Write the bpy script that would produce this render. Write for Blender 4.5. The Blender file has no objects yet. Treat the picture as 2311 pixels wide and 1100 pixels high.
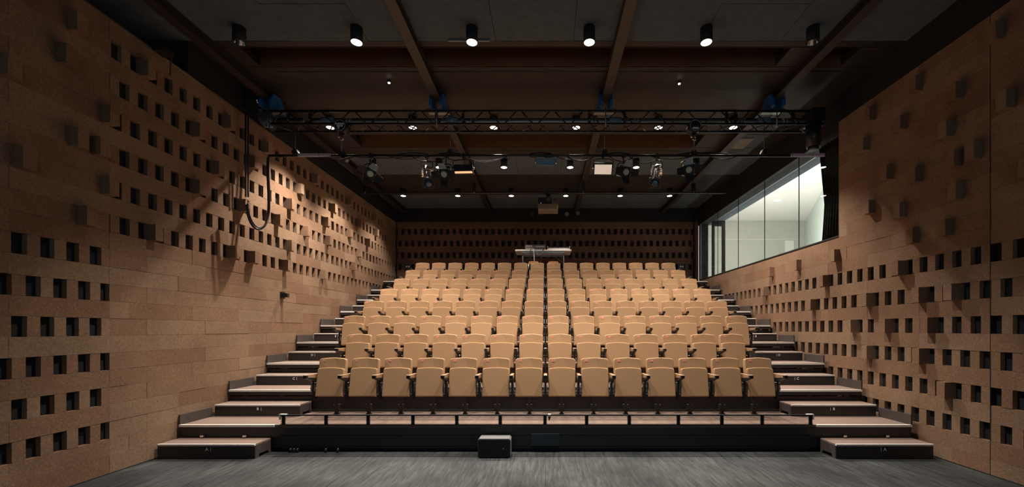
import bpy, bmesh, math, random
from mathutils import Vector, Matrix, Euler

random.seed(7)
S = bpy.context.scene
COL = S.collection
R = math.radians

# ------------------------------------------------------------------ camera
FPX, PPX, PPY = 905.0, 1231.0, 743.0          # photograph taken as 2311 x 1100
CH = 1.759
cam_d = bpy.data.cameras.new('camera')
cam = bpy.data.objects.new('camera', cam_d)
COL.objects.link(cam)
cam.location = (0, 0, CH)
cam.rotation_euler = (R(90), 0, 0)
cam_d.sensor_fit = 'HORIZONTAL'
cam_d.sensor_width = 36.0
cam_d.lens = FPX * 36.0 / 2311.0
cam_d.shift_x = (1155.5 - PPX) / 2311.0
cam_d.shift_y = (PPY - 550.0) / 2311.0
cam_d.clip_start = 0.05
cam_d.clip_end = 200
S.camera = cam

# ------------------------------------------------------------------ world, exposure
S.view_settings.view_transform = 'Standard'
S.view_settings.look = 'None'
S.view_settings.gamma = 1.0
S.view_settings.use_curve_mapping = False
S.view_settings.exposure = 0.03
try:
    S.cycles.use_denoising = True
    S.cycles.max_bounces = 8
    S.cycles.diffuse_bounces = 5
    S.cycles.sample_clamp_indirect = 6.0
except Exception:
    pass
W = bpy.data.worlds.new('world')
S.world = W
W.use_nodes = True
W.node_tree.nodes['Background'].inputs[0].default_value = (0.5, 0.55, 0.6, 1)
W.node_tree.nodes['Background'].inputs[1].default_value = 0.02
SPOT_W = 400.0
SPOT_ANGLE = (102.0, 92.0)                   # wall-side lamps, inner lamps
WALL_SIDE = (1.75, 1.0, 1.0, 1.0, 1.0, 1.5)   # lamps next to the walls burn brighter
SPOT_BLEND = 0.6
WARM = (1.0, 0.90, 0.79)
ATRIUM_W = 450.0
ROW_DIM = (1.7, 1.2, 0.85, 0.45)            # the rows are dimmed toward the back
FRONT_W = 55.0


def area_light(name, loc, rot, sx, sy, power, color):
    d = bpy.data.lights.new(name, 'AREA')
    d.shape = 'RECTANGLE'
    d.size, d.size_y, d.energy, d.color = sx, sy, power, color
    o = bpy.data.objects.new(name, d)
    o.location, o.rotation_euler = loc, rot
    COL.objects.link(o)
    return o


# added area light hidden below the sill, facing up to brighten the hall 
area_light('hall_fill_uplight', (6.75, 12.5, 3.3), (0, R(-128), 0), 0.5, 9.0, ATRIUM_W, (1.0, 0.955, 0.90))
# cool fill light added behind the camera, set at an unseen window
area_light('cool_front_fill', (0.0, -2.98, 3.2), (R(90), 0, 0), 6.0, 2.6, FRONT_W, (0.66, 0.84, 1.0))

# ------------------------------------------------------------------ materials
def new_mat(name):
    m = bpy.data.materials.new(name)
    m.use_nodes = True
    nt = m.node_tree
    return m, nt, nt.nodes['Principled BSDF']


def set_in(b, key, v):
    if key in b.inputs:
        b.inputs[key].default_value = v


def plain(name, rgb, rough=0.6, metal=0.0, spec=0.5, noise=0.0, nscale=60.0, bump=0.0):
    m, nt, b = new_mat(name)
    b.inputs['Base Color'].default_value = (*rgb, 1)
    b.inputs['Roughness'].default_value = rough
    b.inputs['Metallic'].default_value = metal
    set_in(b, 'Specular IOR Level', spec)
    if noise or bump:
        tc = nt.nodes.new('ShaderNodeTexCoord')
        n = nt.nodes.new('ShaderNodeTexNoise')
        n.inputs['Scale'].default_value = nscale
        n.inputs['Detail'].default_value = 6
        nt.links.new(tc.outputs['Object'], n.inputs['Vector'])
        if noise:
            mix = nt.nodes.new('ShaderNodeMix')
            mix.data_type = 'RGBA'
            mix.inputs['A'].default_value = (*[c * (1 - noise) for c in rgb], 1)
            mix.inputs['B'].default_value = (*[min(1, c * (1 + noise)) for c in rgb], 1)
            nt.links.new(n.outputs['Fac'], mix.inputs['Factor'])
            nt.links.new(mix.outputs['Result'], b.inputs['Base Color'])
        if bump:
            bp = nt.nodes.new('ShaderNodeBump')
            bp.inputs['Strength'].default_value = bump
            bp.inputs['Distance'].default_value = 0.004
            nt.links.new(n.outputs['Fac'], bp.inputs['Height'])
            nt.links.new(bp.outputs['Normal'], b.inputs['Normal'])
    return m


def emit(name, rgb, strength):
    m, nt, b = new_mat(name)
    b.inputs['Base Color'].default_value = (*rgb, 1)
    set_in(b, 'Emission Color', (*rgb, 1))
    set_in(b, 'Emission Strength', strength)
    return m


def block_material(name, rgb, vary=0.22):
    """brown pressed-fibre blocks: shade differs block by block, fine grain, pale flecks"""
    m, nt, b = new_mat(name)
    L = nt.links
    tc = nt.nodes.new('ShaderNodeNewGeometry')
    oi = nt.nodes.new('ShaderNodeObjectInfo')
    n = nt.nodes.new('ShaderNodeTexNoise')
    n.inputs['Scale'].default_value = 55
    n.inputs['Detail'].default_value = 8
    n.inputs['Roughness'].default_value = 0.8
    L.new(tc.outputs['Position'], n.inputs['Vector'])
    big = nt.nodes.new('ShaderNodeTexNoise')
    big.inputs['Scale'].default_value = 1.6
    big.inputs['Detail'].default_value = 4
    L.new(tc.outputs['Position'], big.inputs['Vector'])
    # value = (1-vary+2*vary*rand) * (0.72+0.56*noise) * (0.85+.3*big)
    def mr(src, lo, hi, f0=0.0, f1=1.0):
        r = nt.nodes.new('ShaderNodeMapRange')
        r.inputs['From Min'].default_value = f0
        r.inputs['From Max'].default_value = f1
        r.inputs['To Min'].default_value = lo
        r.inputs['To Max'].default_value = hi
        L.new(src, r.inputs['Value'])
        return r.outputs['Result']
    def mul(a, c):
        q = nt.nodes.new('ShaderNodeMath')
        q.operation = 'MULTIPLY'
        L.new(a, q.inputs[0])
        L.new(c, q.inputs[1])
        return q.outputs[0]
    v = mul(mul(mr(oi.outputs['Random'], 1 - vary, 1 + vary), mr(n.outputs['Fac'], 0.55, 1.45, 0.3, 0.7)),
            mr(big.outputs['Fac'], 0.85, 1.15, 0.3, 0.7))
    hue = nt.nodes.new('ShaderNodeMix')
    hue.data_type = 'RGBA'
    hue.inputs['A'].default_value = (rgb[0], rgb[1] * 0.95, rgb[2] * 0.92, 1)
    hue.inputs['B'].default_value = (rgb[0] * 0.93, rgb[1] * 1.04, rgb[2] * 1.08, 1)
    L.new(oi.outputs['Random'], hue.inputs['Factor'])
    sc = nt.nodes.new('ShaderNodeVectorMath')
    sc.operation = 'SCALE'
    L.new(hue.outputs['Result'], sc.inputs[0])
    L.new(v, sc.inputs['Scale'])
    # pale flecks
    vo = nt.nodes.new('ShaderNodeTexVoronoi')
    vo.inputs['Scale'].default_value = 14
    L.new(tc.outputs['Position'], vo.inputs['Vector'])
    fl = mr(vo.outputs['Distance'], 1.0, 0.0, 0.04, 0.10)
    mix = nt.nodes.new('ShaderNodeMix')
    mix.data_type = 'RGBA'
    L.new(fl, mix.inputs['Factor'])
    L.new(sc.outputs[0], mix.inputs['A'])
    mix.inputs['B'].default_value = (min(1, rgb[0] * 1.7), min(1, rgb[1] * 1.9), min(1, rgb[2] * 2.2), 1)
    L.new(mix.outputs['Result'], b.inputs['Base Color'])
    b.inputs['Roughness'].default_value = 0.9
    set_in(b, 'Specular IOR Level', 0.25)
    bp = nt.nodes.new('ShaderNodeBump')
    bp.inputs['Strength'].default_value = 0.35
    bp.inputs['Distance'].default_value = 0.004
    L.new(n.outputs['Fac'], bp.inputs['Height'])
    L.new(bp.outputs['Normal'], b.inputs['Normal'])
    return m


def floor_material():
    m, nt, b = new_mat('black_stage_boards')
    L = nt.links
    g = nt.nodes.new('ShaderNodeNewGeometry')
    mp = nt.nodes.new('ShaderNodeMapping')
    mp.inputs['Scale'].default_value = (26, 2.6, 1)
    mp.inputs['Rotation'].default_value = (0, 0, R(6))
    L.new(g.outputs['Position'], mp.inputs['Vector'])
    n = nt.nodes.new('ShaderNodeTexNoise')
    n.inputs['Scale'].default_value = 1.0
    n.inputs['Detail'].default_value = 8
    n.inputs['Roughness'].default_value = 0.65
    n.inputs['Distortion'].default_value = 0.6
    L.new(mp.outputs['Vector'], n.inputs['Vector'])
    n2 = nt.nodes.new('ShaderNodeTexNoise')
    n2.inputs['Scale'].default_value = 1.3
    n2.inputs['Detail'].default_value = 6
    L.new(g.outputs['Position'], n2.inputs['Vector'])
    cr = nt.nodes.new('ShaderNodeValToRGB')
    cr.color_ramp.elements[0].position = 0.33
    cr.color_ramp.elements[0].color = (0.012, 0.0132, 0.014, 1)
    cr.color_ramp.elements[1].position = 0.72
    cr.color_ramp.elements[1].color = (0.058, 0.063, 0.066, 1)
    L.new(n.outputs['Fac'], cr.inputs['Fac'])
    cr2 = nt.nodes.new('ShaderNodeValToRGB')
    cr2.color_ramp.elements[0].position = 0.3
    cr2.color_ramp.elements[0].color = (0.45, 0.47, 0.47, 1)
    cr2.color_ramp.elements[1].position = 0.7
    cr2.color_ramp.elements[1].color = (1.65, 1.65, 1.6, 1)
    L.new(n2.outputs['Fac'], cr2.inputs['Fac'])
    mx = nt.nodes.new('ShaderNodeMix')
    mx.data_type = 'RGBA'
    mx.blend_type = 'MULTIPLY'
    mx.inputs['Factor'].default_value = 1
    L.new(cr.outputs['Color'], mx.inputs['A'])
    L.new(cr2.outputs['Color'], mx.inputs['B'])
    L.new(mx.outputs['Result'], b.inputs['Base Color'])
    b.inputs['Roughness'].default_value = 0.62
    set_in(b, 'Specular IOR Level', 0.3)
    bp = nt.nodes.new('ShaderNodeBump')
    bp.inputs['Strength'].default_value = 0.15
    bp.inputs['Distance'].default_value = 0.003
    L.new(n.outputs['Fac'], bp.inputs['Height'])
    L.new(bp.outputs['Normal'], b.inputs['Normal'])
    return m


def glass_material():
    m = bpy.data.materials.new('clear_glass')
    m.use_nodes = True
    nt = m.node_tree
    nt.nodes.clear()
    out = nt.nodes.new('ShaderNodeOutputMaterial')
    tr = nt.nodes.new('ShaderNodeBsdfTransparent')
    tr.inputs['Color'].default_value = (0.955, 0.975, 0.97, 1)
    gl = nt.nodes.new('ShaderNodeBsdfGlossy')
    gl.inputs['Roughness'].default_value = 0.01
    fr = nt.nodes.new('ShaderNodeFresnel')
    ge = nt.nodes.new('ShaderNodeNewGeometry')
    ior = nt.nodes.new('ShaderNodeMapRange')          # same reflectance from both sides of a thin pane
    ior.inputs['To Min'].default_value = 1.45
    ior.inputs['To Max'].default_value = 1 / 1.45
    nt.links.new(ge.outputs['Backfacing'], ior.inputs['Value'])
    nt.links.new(ior.outputs['Result'], fr.inputs['IOR'])
    mx = nt.nodes.new('ShaderNodeMixShader')
    nt.links.new(fr.outputs[0], mx.inputs[0])
    nt.links.new(tr.outputs[0], mx.inputs[1])
    nt.links.new(gl.outputs[0], mx.inputs[2])
    nt.links.new(mx.outputs[0], out.inputs['Surface'])
    return m


M = {}
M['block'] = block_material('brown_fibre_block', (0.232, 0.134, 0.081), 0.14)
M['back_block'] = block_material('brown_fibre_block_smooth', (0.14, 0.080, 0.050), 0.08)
M['void'] = plain('black_acoustic_felt', (0.010, 0.012, 0.015), 0.95)
M['floor'] = floor_material()
M['concrete'] = plain('grey_acoustic_board', (0.066, 0.086, 0.102), 0.9, noise=0.35, nscale=9, bump=0.3)
M['brownceil'] = plain('dark_brown_ceiling', (0.014, 0.0105, 0.0075), 0.55, noise=0.15, nscale=3)
M['brownsatin'] = plain('satin_brown_metal', (0.22, 0.115, 0.055), 0.36, metal=0.1)
M['rail'] = plain('brown_painted_steel', (0.028, 0.021, 0.017), 0.45)
M['black'] = plain('matt_black', (0.010, 0.010, 0.011), 0.7)
M['bulk'] = plain('black_bulkhead', (0.007, 0.0075, 0.009), 0.85)
M['blacksteel'] = plain('black_steel', (0.012, 0.012, 0.013), 0.38, spec=0.5)
M['fascia'] = plain('dark_fascia', (0.020, 0.022, 0.024), 0.45, noise=0.12, nscale=4)
M['cover'] = plain('blue_black_metal', (0.026, 0.038, 0.045), 0.45)
M['riser'] = plain('dark_brown_panel', (0.028, 0.023, 0.021), 0.5, noise=0.15, nscale=5)
M['skirt'] = plain('brown_grey_panel', (0.065, 0.052, 0.046), 0.55)
M['tread'] = plain('brown_carpet', (0.205, 0.140, 0.110), 0.95, noise=0.22, nscale=180, bump=0.2)
M['nosing'] = plain('brushed_aluminium', (0.86, 0.83, 0.78), 0.4, metal=0.15, noise=0.08, nscale=40)
M['fabric'] = plain('tan_fabric', (0.345, 0.207, 0.108), 0.85, noise=0.07, nscale=220, bump=0.15, spec=0.3)
M['wood'] = plain('tan_armrest', (0.37, 0.22, 0.115), 0.45)
M['arm_highlight'] = plain('pale_tip_highlight', (0.52, 0.43, 0.33), 0.3, metal=0.3)
M['chrome'] = plain('bright_metal', (0.75, 0.73, 0.70), 0.22, metal=1.0)
M['steel'] = plain('grey_steel', (0.30, 0.33, 0.36), 0.35, metal=0.8)
M['galv'] = plain('galvanised_tube', (0.20, 0.24, 0.27), 0.4, metal=0.5)
M['red'] = plain('pink_red_print', (0.92, 0.27, 0.26), 0.6)
M['white'] = plain('white_print', (0.8, 0.8, 0.78), 0.6)
M['blue'] = plain('blue_paint', (0.012, 0.13, 0.36), 0.45)
M['bluegrey'] = plain('blue_grey_paint', (0.10, 0.19, 0.27), 0.4)
M['glass'] = glass_material()
M['curtain'] = plain('black_velvet', (0.013, 0.014, 0.014), 0.95)
M['plaster'] = plain('white_plaster', (0.78, 0.76, 0.72), 0.9)
M['aconcrete'] = plain('pale_concrete', (0.52, 0.51, 0.46), 0.9, noise=0.10, nscale=2.5)
M['awhite'] = plain('pale_green_white_wall', (0.62, 0.70, 0.66), 0.9)
M['lamp_on'] = emit('lamp_glow', (1.0, 0.86, 0.68), 14.0)
M['led'] = emit('emergency_led', (0.75, 0.95, 1.0), 30.0)
M['panel_painted_glow'] = emit('soft_panel_face', (0.62, 0.52, 0.42), 0.75)  # low glow put into the face in place of light falling on it
M['gel_painted_glow'] = emit('amber_gel', (0.95, 0.50, 0.26), 0.9)  # glow painted in for reflected light on the gel
M['reflector'] = plain('silver_reflector', (0.55, 0.58, 0.62), 0.18, metal=1.0)
M['lens'] = plain('greenish_lens', (0.42, 0.50, 0.42), 0.12)
M['blens'] = plain('dark_blue_lens', (0.02, 0.06, 0.11), 0.06)
M['tape'] = plain('pink_white_tape', (0.85, 0.74, 0.82), 0.6)
M['tapeline'] = plain('dark_tape_marks', (0.30, 0.18, 0.26), 0.6)
M['table'] = plain('white_plastic', (0.80, 0.75, 0.70), 0.5)
M['gear'] = plain('grey_console', (0.22, 0.22, 0.21), 0.4)
M['beige'] = plain('beige_plastic', (0.17, 0.135, 0.09), 0.5)
M['amber'] = plain('amber_label', (0.8, 0.42, 0.03), 0.5)
M['chairwood'] = plain('orange_plywood', (0.42, 0.20, 0.08), 0.45)
M['access'] = plain('pale_access_panel', (0.17, 0.155, 0.14), 0.8)

# ------------------------------------------------------------------ mesh helpers
class MB:
    def __init__(self):
        self.bm = bmesh.new()

    def box(self, x0, x1, y0, y1, z0, z1, mat=None):
        bm = self.bm
        p = [(x0, y0, z0), (x1, y0, z0), (x1, y1, z0), (x0, y1, z0),
             (x0, y0, z1), (x1, y0, z1), (x1, y1, z1), (x0, y1, z1)]
        if mat is not None:
            p = [mat @ Vector(q) for q in p]
        v = [bm.verts.new(q) for q in p]
        for f in ((0, 3, 2, 1), (4, 5, 6, 7), (0, 1, 5, 4), (1, 2, 6, 5), (2, 3, 7, 6), (3, 0, 4, 7)):
            bm.faces.new([v[i] for i in f])
        return self

    def cyl(self, a, b, r0, r1=None, n=12, caps=True, smooth=True):
        r1 = r0 if r1 is None else r1
        a, b = Vector(a), Vector(b)
        d = (b - a).normalized()
        u = d.orthogonal().normalized()
        w = d.cross(u)
        bm = self.bm
        A, B = [], []
        for i in range(n):
            t = 2 * math.pi * i / n
            o = u * math.cos(t) + w * math.sin(t)
            A.append(bm.verts.new(a + o * r0))
            B.append(bm.verts.new(b + o * r1))
        for i in range(n):
            f = bm.faces.new((A[i], A[(i + 1) % n], B[(i + 1) % n], B[i]))
            f.smooth = smooth
        if caps:
            bm.faces.new(list(reversed(A)))
            bm.faces.new(B)
        return self

    def tube(self, pts, r, n=8):
        pts = [Vector(p) for p in pts]
        bm = self.bm
        rings = []
        prev = None
        for i, p in enumerate(pts):
            d = (pts[min(i + 1, len(pts) - 1)] - pts[max(i - 1, 0)]).normalized()
            u = d.orthogonal().normalized() if prev is None else (prev - d * prev.dot(d)).normalized()
            prev = u
            w = d.cross(u)
            rings.append([bm.verts.new(p + (u * math.cos(2 * math.pi * k / n) + w * math.sin(2 * math.pi * k / n)) * r)
                          for k in range(n)])
        for q in range(len(rings) - 1):
            for k in range(n):
                f = bm.faces.new((rings[q][k], rings[q][(k + 1) % n], rings[q + 1][(k + 1) % n], rings[q + 1][k]))
                f.smooth = True
        bm.faces.new(list(reversed(rings[0])))
        bm.faces.new(rings[-1])
        return self

    def prism(self, outline, y0, y1, bev=0.0, fn=None, axis='Y'):
        """outline: (u, v) points counter-clockwise seen from -Y; extruded y0..y1 with rounded rims"""
        bm = self.bm
        cx = sum(p[0] for p in outline) / len(outline)
        cz = sum(p[1] for p in outline) / len(outline)
        hx = max(abs(p[0] - cx) for p in outline)
        hz = max(abs(p[1] - cz) for p in outline)

        def ring(y, ins):
            vs = []
            for (x, z) in outline:
                X = cx + (x - cx) * (1 - ins / hx)
                Z = cz + (z - cz) * (1 - ins / hz)
                p = Vector((X, y, Z))
                if axis == 'X':
                    p = Vector((y, X, Z))
                if axis == 'Z':
                    p = Vector((X, Z, y))
                vs.append(bm.verts.new(fn(p) if fn else p))
            return vs
        if bev:
            rs = [ring(y0, bev), ring(y0 + bev * 0.3, bev * 0.3), ring(y0 + bev, 0), ring(y1 - bev, 0),
                  ring(y1 - bev * 0.3, bev * 0.3), ring(y1, bev)]
        else:
            rs = [ring(y0, 0), ring(y1, 0)]
        n = len(outline)
        for a, b in zip(rs, rs[1:]):
            for i in range(n):
                f = bm.faces.new((a[i], a[(i + 1) % n], b[(i + 1) % n], b[i]))
                f.smooth = bool(bev)
        bm.faces.new(rs[0])
        bm.faces.new(list(reversed(rs[-1])))
        return self

    def xform(self, mat):
        bmesh.ops.transform(self.bm, matrix=mat, verts=self.bm.verts)
        return self

    def mesh(self, name, mat):
        bmesh.ops.recalc_face_normals(self.bm, faces=self.bm.faces)
        me = bpy.data.meshes.new(name)
        self.bm.to_mesh(me)
        self.bm.free()
        if mat is not None:
            me.materials.append(mat)
        return me

    def build(self, name, mat, parent=None, loc=(0, 0, 0), rot=(0, 0, 0)):
        return obj(name, self.mesh(name, mat), parent, loc, rot)


def obj(name, me, parent=None, loc=(0, 0, 0), rot=(0, 0, 0)):
    o = bpy.data.objects.new(name, me)
    o.location = loc
    o.rotation_euler = rot
    if parent is not None:
        o.parent = parent
    COL.objects.link(o)
    return o


def tag(o, label, cat, group=None, kind=None):
    o['label'] = label
    o['category'] = cat
    if group:
        o['group'] = group
    if kind:
        o['kind'] = kind
    return o


def thing(name, label, cat, loc=(0, 0, 0), rot=(0, 0, 0), group=None):
    o = obj(name, None, None, loc, rot)
    o.empty_display_size = 0.1
    return tag(o, label, cat, group)


def struct(o):
    o['kind'] = 'structure'
    return o


KIDS = {}


def copy_tree(o, parent=None):
    c = o.copy()
    COL.objects.link(c)
    if parent is not None:
        c.parent = parent
    for ch in list(o.children):
        copy_tree(ch, c)
    return c


def rounded(w0, w1, z0, z1, r, arch=0.0, nb=3, nt=9):
    """outline of a cushion: bottom width w0, top width w1, corner radius r, arched top"""
    pts = []
    def corner(cx, cz, a0, a1, rr):
        for k in range(nb + 1):
            t = a0 + (a1 - a0) * k / nb
            pts.append((cx + rr * math.cos(t), cz + rr * math.sin(t)))
    rb = r * 0.35
    corner(-w0 / 2 + rb, z0 + rb, math.pi, 1.5 * math.pi, rb)
    corner(w0 / 2 - rb, z0 + rb, 1.5 * math.pi, 2 * math.pi, rb)
    zt = z1 - arch
    corner(w1 / 2 - r, zt - r, 0, math.pi / 2, r)
    for k in range(1, nt):
        x = (w1 / 2 - r) * (1 - 2 * k / nt)
        pts.append((x, zt + arch * (1 - (x / (w1 / 2 - r)) ** 2)))
    corner(-w1 / 2 + r, zt - r, math.pi / 2, math.pi, r)
    return pts


FONTCACHE = {}


def text_mesh(txt, size, mat, key):
    k = (txt, size, key)
    if k in FONTCACHE:
        return FONTCACHE[k]
    c = bpy.data.curves.new('lettering', 'FONT')
    c.body = txt
    c.size = size
    c.align_x = 'CENTER'
    c.align_y = 'CENTER'
    c.extrude = 0.0006
    c.offset = size * 0.03
    c.resolution_u = 3
    o = bpy.data.objects.new('lettering', c)
    COL.objects.link(o)
    dg = bpy.context.evaluated_depsgraph_get()
    me = bpy.data.meshes.new_from_object(o.evaluated_get(dg))
    me.name = 'lettering'
    me.materials.clear()
    me.materials.append(mat)
    bpy.data.objects.remove(o)
    me.transform(Matrix.Rotation(R(90), 4, 'X'))     # upright, reading from -Y
    FONTCACHE[k] = me
    return me


def at(px, py, d):
    """point at distance d that shows at photograph pixel (px, py)"""
    return Vector(((px - PPX) * d / FPX, d, CH + (PPY - py) * d / FPX))


# ================================================================== SETTING
XL, XR, YB = -5.28, 5.34, 14.2
ZTOP_L, ZTOP_R = 5.52, 5.53
ZC = 6.02

# floor : boarded slabs laid edge to edge
floor = struct(MB().box(-7, 7, -3, YB + 0.3, -0.2, -0.012).build('floor', M['void']))
fx = [-7, -4.88, -2.44, 0.0, 2.44, 4.88, 7]
fy = [-3, 0.65, 3.09, 5.53, 7.97]
for i in range(len(fx) - 1):
    for j in range(len(fy) - 1):
        g = 0.002
        obj('floor_panel', MB().box(fx[i] + g, fx[i + 1] - g, fy[j] + g, fy[j + 1] - g, -0.0115, 0).mesh('floor_panel', M['floor']), floor)

# ---- block walls
UNIT = {}


def unit_box(dx, dy, dz, mat):
    k = (round(dx, 4), round(dy, 4), round(dz, 4), mat.name)
    if k not in UNIT:
        UNIT[k] = MB().box(-dx / 2, dx / 2, -dy / 2, dy / 2, -dz / 2, dz / 2).mesh('wall_block', mat)
    return UNIT[k]


class WallBuilder:
    def __init__(self, parent, side, mat):
        self.p, self.side, self.mat = parent, side, mat
        self.stuff = MB()
        self.n_stuff = 0

    def piece(self, name, s0, s1, z0, z1, t0=None, t1=0.055, gap=0.0009, joined=False):
        """s along the wall, z up, t into the wall (negative = proud)"""
        if s1 - s0 < 0.012:
            return
        if t0 is None:
            t0 = random.uniform(-0.0022, 0.0022)
        s0, s1, z0, z1 = s0 + gap, s1 - gap, z0 + gap, z1 - gap
        t0 = round(t0, 3)
        if self.side == 'left':
            b = (XL - t1, XL - t0, s0, s1)
        elif self.side == 'right':
            b = (XR + t0, XR + t1, s0, s1)
        else:
            b = (s0, s1, YB + t0, YB + t1)
        if joined:
            self.stuff.box(b[0], b[1], b[2], b[3], z0, z1)
            self.n_stuff += 1
            return
        dx, dy, dz = b[1] - b[0], b[3] - b[2], z1 - z0
        obj(name, unit_box(dx, dy, dz, self.mat), self.p,
            ((b[0] + b[1]) / 2, (b[2] + b[3]) / 2, (z0 + z1) / 2))

    def solid(self, s_from, s_to, z0, z1, joint0, length):
        """a course of long stretcher blocks with joints at joint0 + k*length"""
        k = math.floor((s_from - joint0) / length)
        s = s_from
        while s < s_to - 1e-4:
            k += 1
            e = min(joint0 + k * length, s_to)
            if e - s < 0.02:
                continue
            self.piece('wall_block', s, e, z0, z1, joined=(self.side != 'back' and e < 3.4))
            s = e

    def pierced(self, s_from, s_to, z0, z1, hole0, pitch, hw, proud=(), before=None):
        """a course of header bricks with gaps; proud = indices n of the brick AFTER hole n that stands out"""
        n = math.floor((s_from - hole0) / pitch) - 1
        while True:
            b0, b1 = hole0 + n * pitch + hw, hole0 + (n + 1) * pitch
            if b0 > s_to:
                break
            pr = n in proud
            c0, c1 = max(b0, s_from), min(b1, s_to)
            if c1 - c0 > 0.012:
                self.piece('brick', c0, c1, z0, z1, -0.105 + random.uniform(-0.006, 0.006) if pr else None,
                           joined=(before is not None and c1 < before))
            n += 1

    def finish(self):
        if self.n_stuff:
            o = self.stuff.build('brick_courses', self.mat, self.p)
            o['kind'] = 'stuff'
        else:
            self.stuff.bm.free()


# left wall -----------------------------------------------------------------
def zl(i):
    return max(0.0, 0.010 + 0.2086 * i if i <= 12 else 2.513 + 0.2128 * (i - 12))


wl = struct(MB().box(XL - 0.25, XL - 0.055, -3, YB, 0, ZTOP_L).build('wall_left', M['void']))
L = WallBuilder(wl, 'left', M['block'])
G, HW = 0.2278, 0.119
JL = 4.856
proud_L = {24: (1, 7, 11, 18, 25, 32), 22: (4, 9, 15, 21, 27, 32), 20: (6, 14, 20, 25, 30),
           18: (4, 8, 12, 16, 20, 27), 16: (14, 26), 14: (1, 7, 9, 13, 19)}
for i in range(0, 27):
    z0, z1 = zl(i), min(zl(i + 1), ZTOP_L)
    if z1 - z0 < 0.02:
        continue
    half = 0.4556 if i % 2 == 0 else 0.0
    ll = 0.9112
    # near panel, up to the vertical joint
    if i in (2, 4, 6, 8, 10, 12):
        h0 = 3.964 if i % 4 == 0 else 4.075
        L.pierced(1.5, JL, z0, z1, h0, G, HW, before=3.3)
        L.solid(-3.0, 1.5, z0, z1, JL + half, ll)
    else:
        L.solid(-3.0, JL, z0, z1, JL + half, ll)
    # main wall
    if i in proud_L:
        h0 = 4.875 if i % 4 == 0 else 4.972
        L.pierced(JL, YB - 0.02, z0, z1, h0, G, HW, proud=proud_L[i])
    else:
        L.solid(JL, YB - 0.02, z0, z1, JL + half + (0.2278 if i % 4 == 1 else 0), ll)
for (i, y) in ((24, 4.428), (22, 4.327), (20, 3.86), (16, 3.975), (18, 4.437), (18, 4.662), (16, 4.764), (14, 4.523), (20, 4.764)):
    L.piece('brick', y, y + 0.110, zl(i), zl(i + 1), -0.105 + random.uniform(-0.005, 0.005))
L.finish()
# thin metal edge along the wall head
obj('head_trim', MB().box(XL - 0.25, XL + 0.006, -3, YB - 0.02, ZTOP_L, ZTOP_L + 0.012).mesh('head_trim', M['skirt']), wl)
obj('base_gap', MB().box(XL - 0.02, XL + 0.004, -3, YB - 0.02, 0, 0.012).mesh('base_gap', M['black']), wl)

# right wall ----------------------------------------------------------------
YW0, YW1 = 7.30, 13.86            # window opening
ZS, ZH = 3.437, 5.40              # sill and head


def zr(i):
    return max(0.0, 0.412 + 0.215 * (i - 2))


wr_m = MB()
wr_m.box(XR + 0.055, XR + 0.25, -3, YW0, 0, ZTOP_R)
wr_m.box(XR + 0.055, XR + 0.25, YW0, YB, 0, ZS - 0.01)
wr_m.box(XR + 0.055, XR + 0.25, YW0, YB, ZH + 0.02, ZTOP_R)
wr = struct(wr_m.build('wall_right', M['void']))
Rw = WallBuilder(wr, 'right', M['block'])
GR, HR = 0.2297, 0.118
JR = 4.815
proud_R = {12: [11.236 - GR * m for m in (7, 16, 23)], 10: [10.217 - GR * m for m in (10, 16, 20, 22)],
           8: [11.236 - GR * m for m in (19, 22, 25)], 6: [10.217 - GR * m for m in (16, 20)],
           4: [11.236 - GR * 26], 2: []}
for i in range(0, 27):
    z0, z1 = zr(i), min(zr(i + 1), ZTOP_R)
    if i >= 26:
        z1 = min(z1, ZTOP_R)
    if z1 - z0 < 0.02:
        continue
    half = 0.4594 if i % 2 == 0 else 0.0
    ll = 0.9188
    if i in proud_R:
        far = 11.236 if i % 4 == 0 else 10.217
        h0 = far - HR                                  # start of one gap
        idx = [int(round((f - far) / GR)) for f in proud_R[i]]
        Rw.pierced(JR, 12.2, z0, z1, h0, GR, HR, proud=idx)
        Rw.solid(12.2, YB, z0, z1, JR + half, ll)
        nf = 4.812 if i % 4 == 0 else 4.706
        Rw.pierced(1.5, JR - 0.004, z0, z1, nf - HR, GR, HR, before=3.7)
        Rw.solid(-3.0, 1.5, z0, z1, JR + half, ll)
    else:
        Rw.solid(-3.0, JR - 0.004, z0, z1, JR + half, ll)
        if i < 16:
            Rw.solid(JR, YB, z0, min(z1, ZS), JR + half, ll)
        else:
            Rw.solid(JR, YW0, z0, z1, JR + half, ll)
for (i, y) in ((14, 9.366), (14, 8.364), (14, 7.273), (14, 5.722), (14, 5.255), (24, 4.665), (24, 5.675), (22, 5.116),
               (20, 4.556), (24, 6.478), (22, 5.919), (20, 5.237), (22, 6.611), (18, 4.901), (18, 5.138), (19, 6.153),
               (18, 5.675), (16, 5.115), (17, 6.49), (16, 5.93), (16, 4.33)):
    Rw.piece('brick', y, y + 0.111, zr(i), zr(i + 1), -0.105 + random.uniform(-0.005, 0.005))
Rw.finish()
obj('panel_joint', MB().box(XR - 0.004, XR + 0.05, JR - 0.006, JR, 0, ZTOP_R).mesh('panel_joint', M['black']), wr)
obj('base_gap', MB().box(XR - 0.004, XR + 0.02, -3, YB - 0.02, 0, 0.012).mesh('base_gap', M['black']), wr)
obj('window_reveal', MB().box(XR + 0.0, XR + 0.25, YW0 - 0.02, YW0, ZS, ZH).mesh('window_reveal', M['block']), wr)

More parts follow.
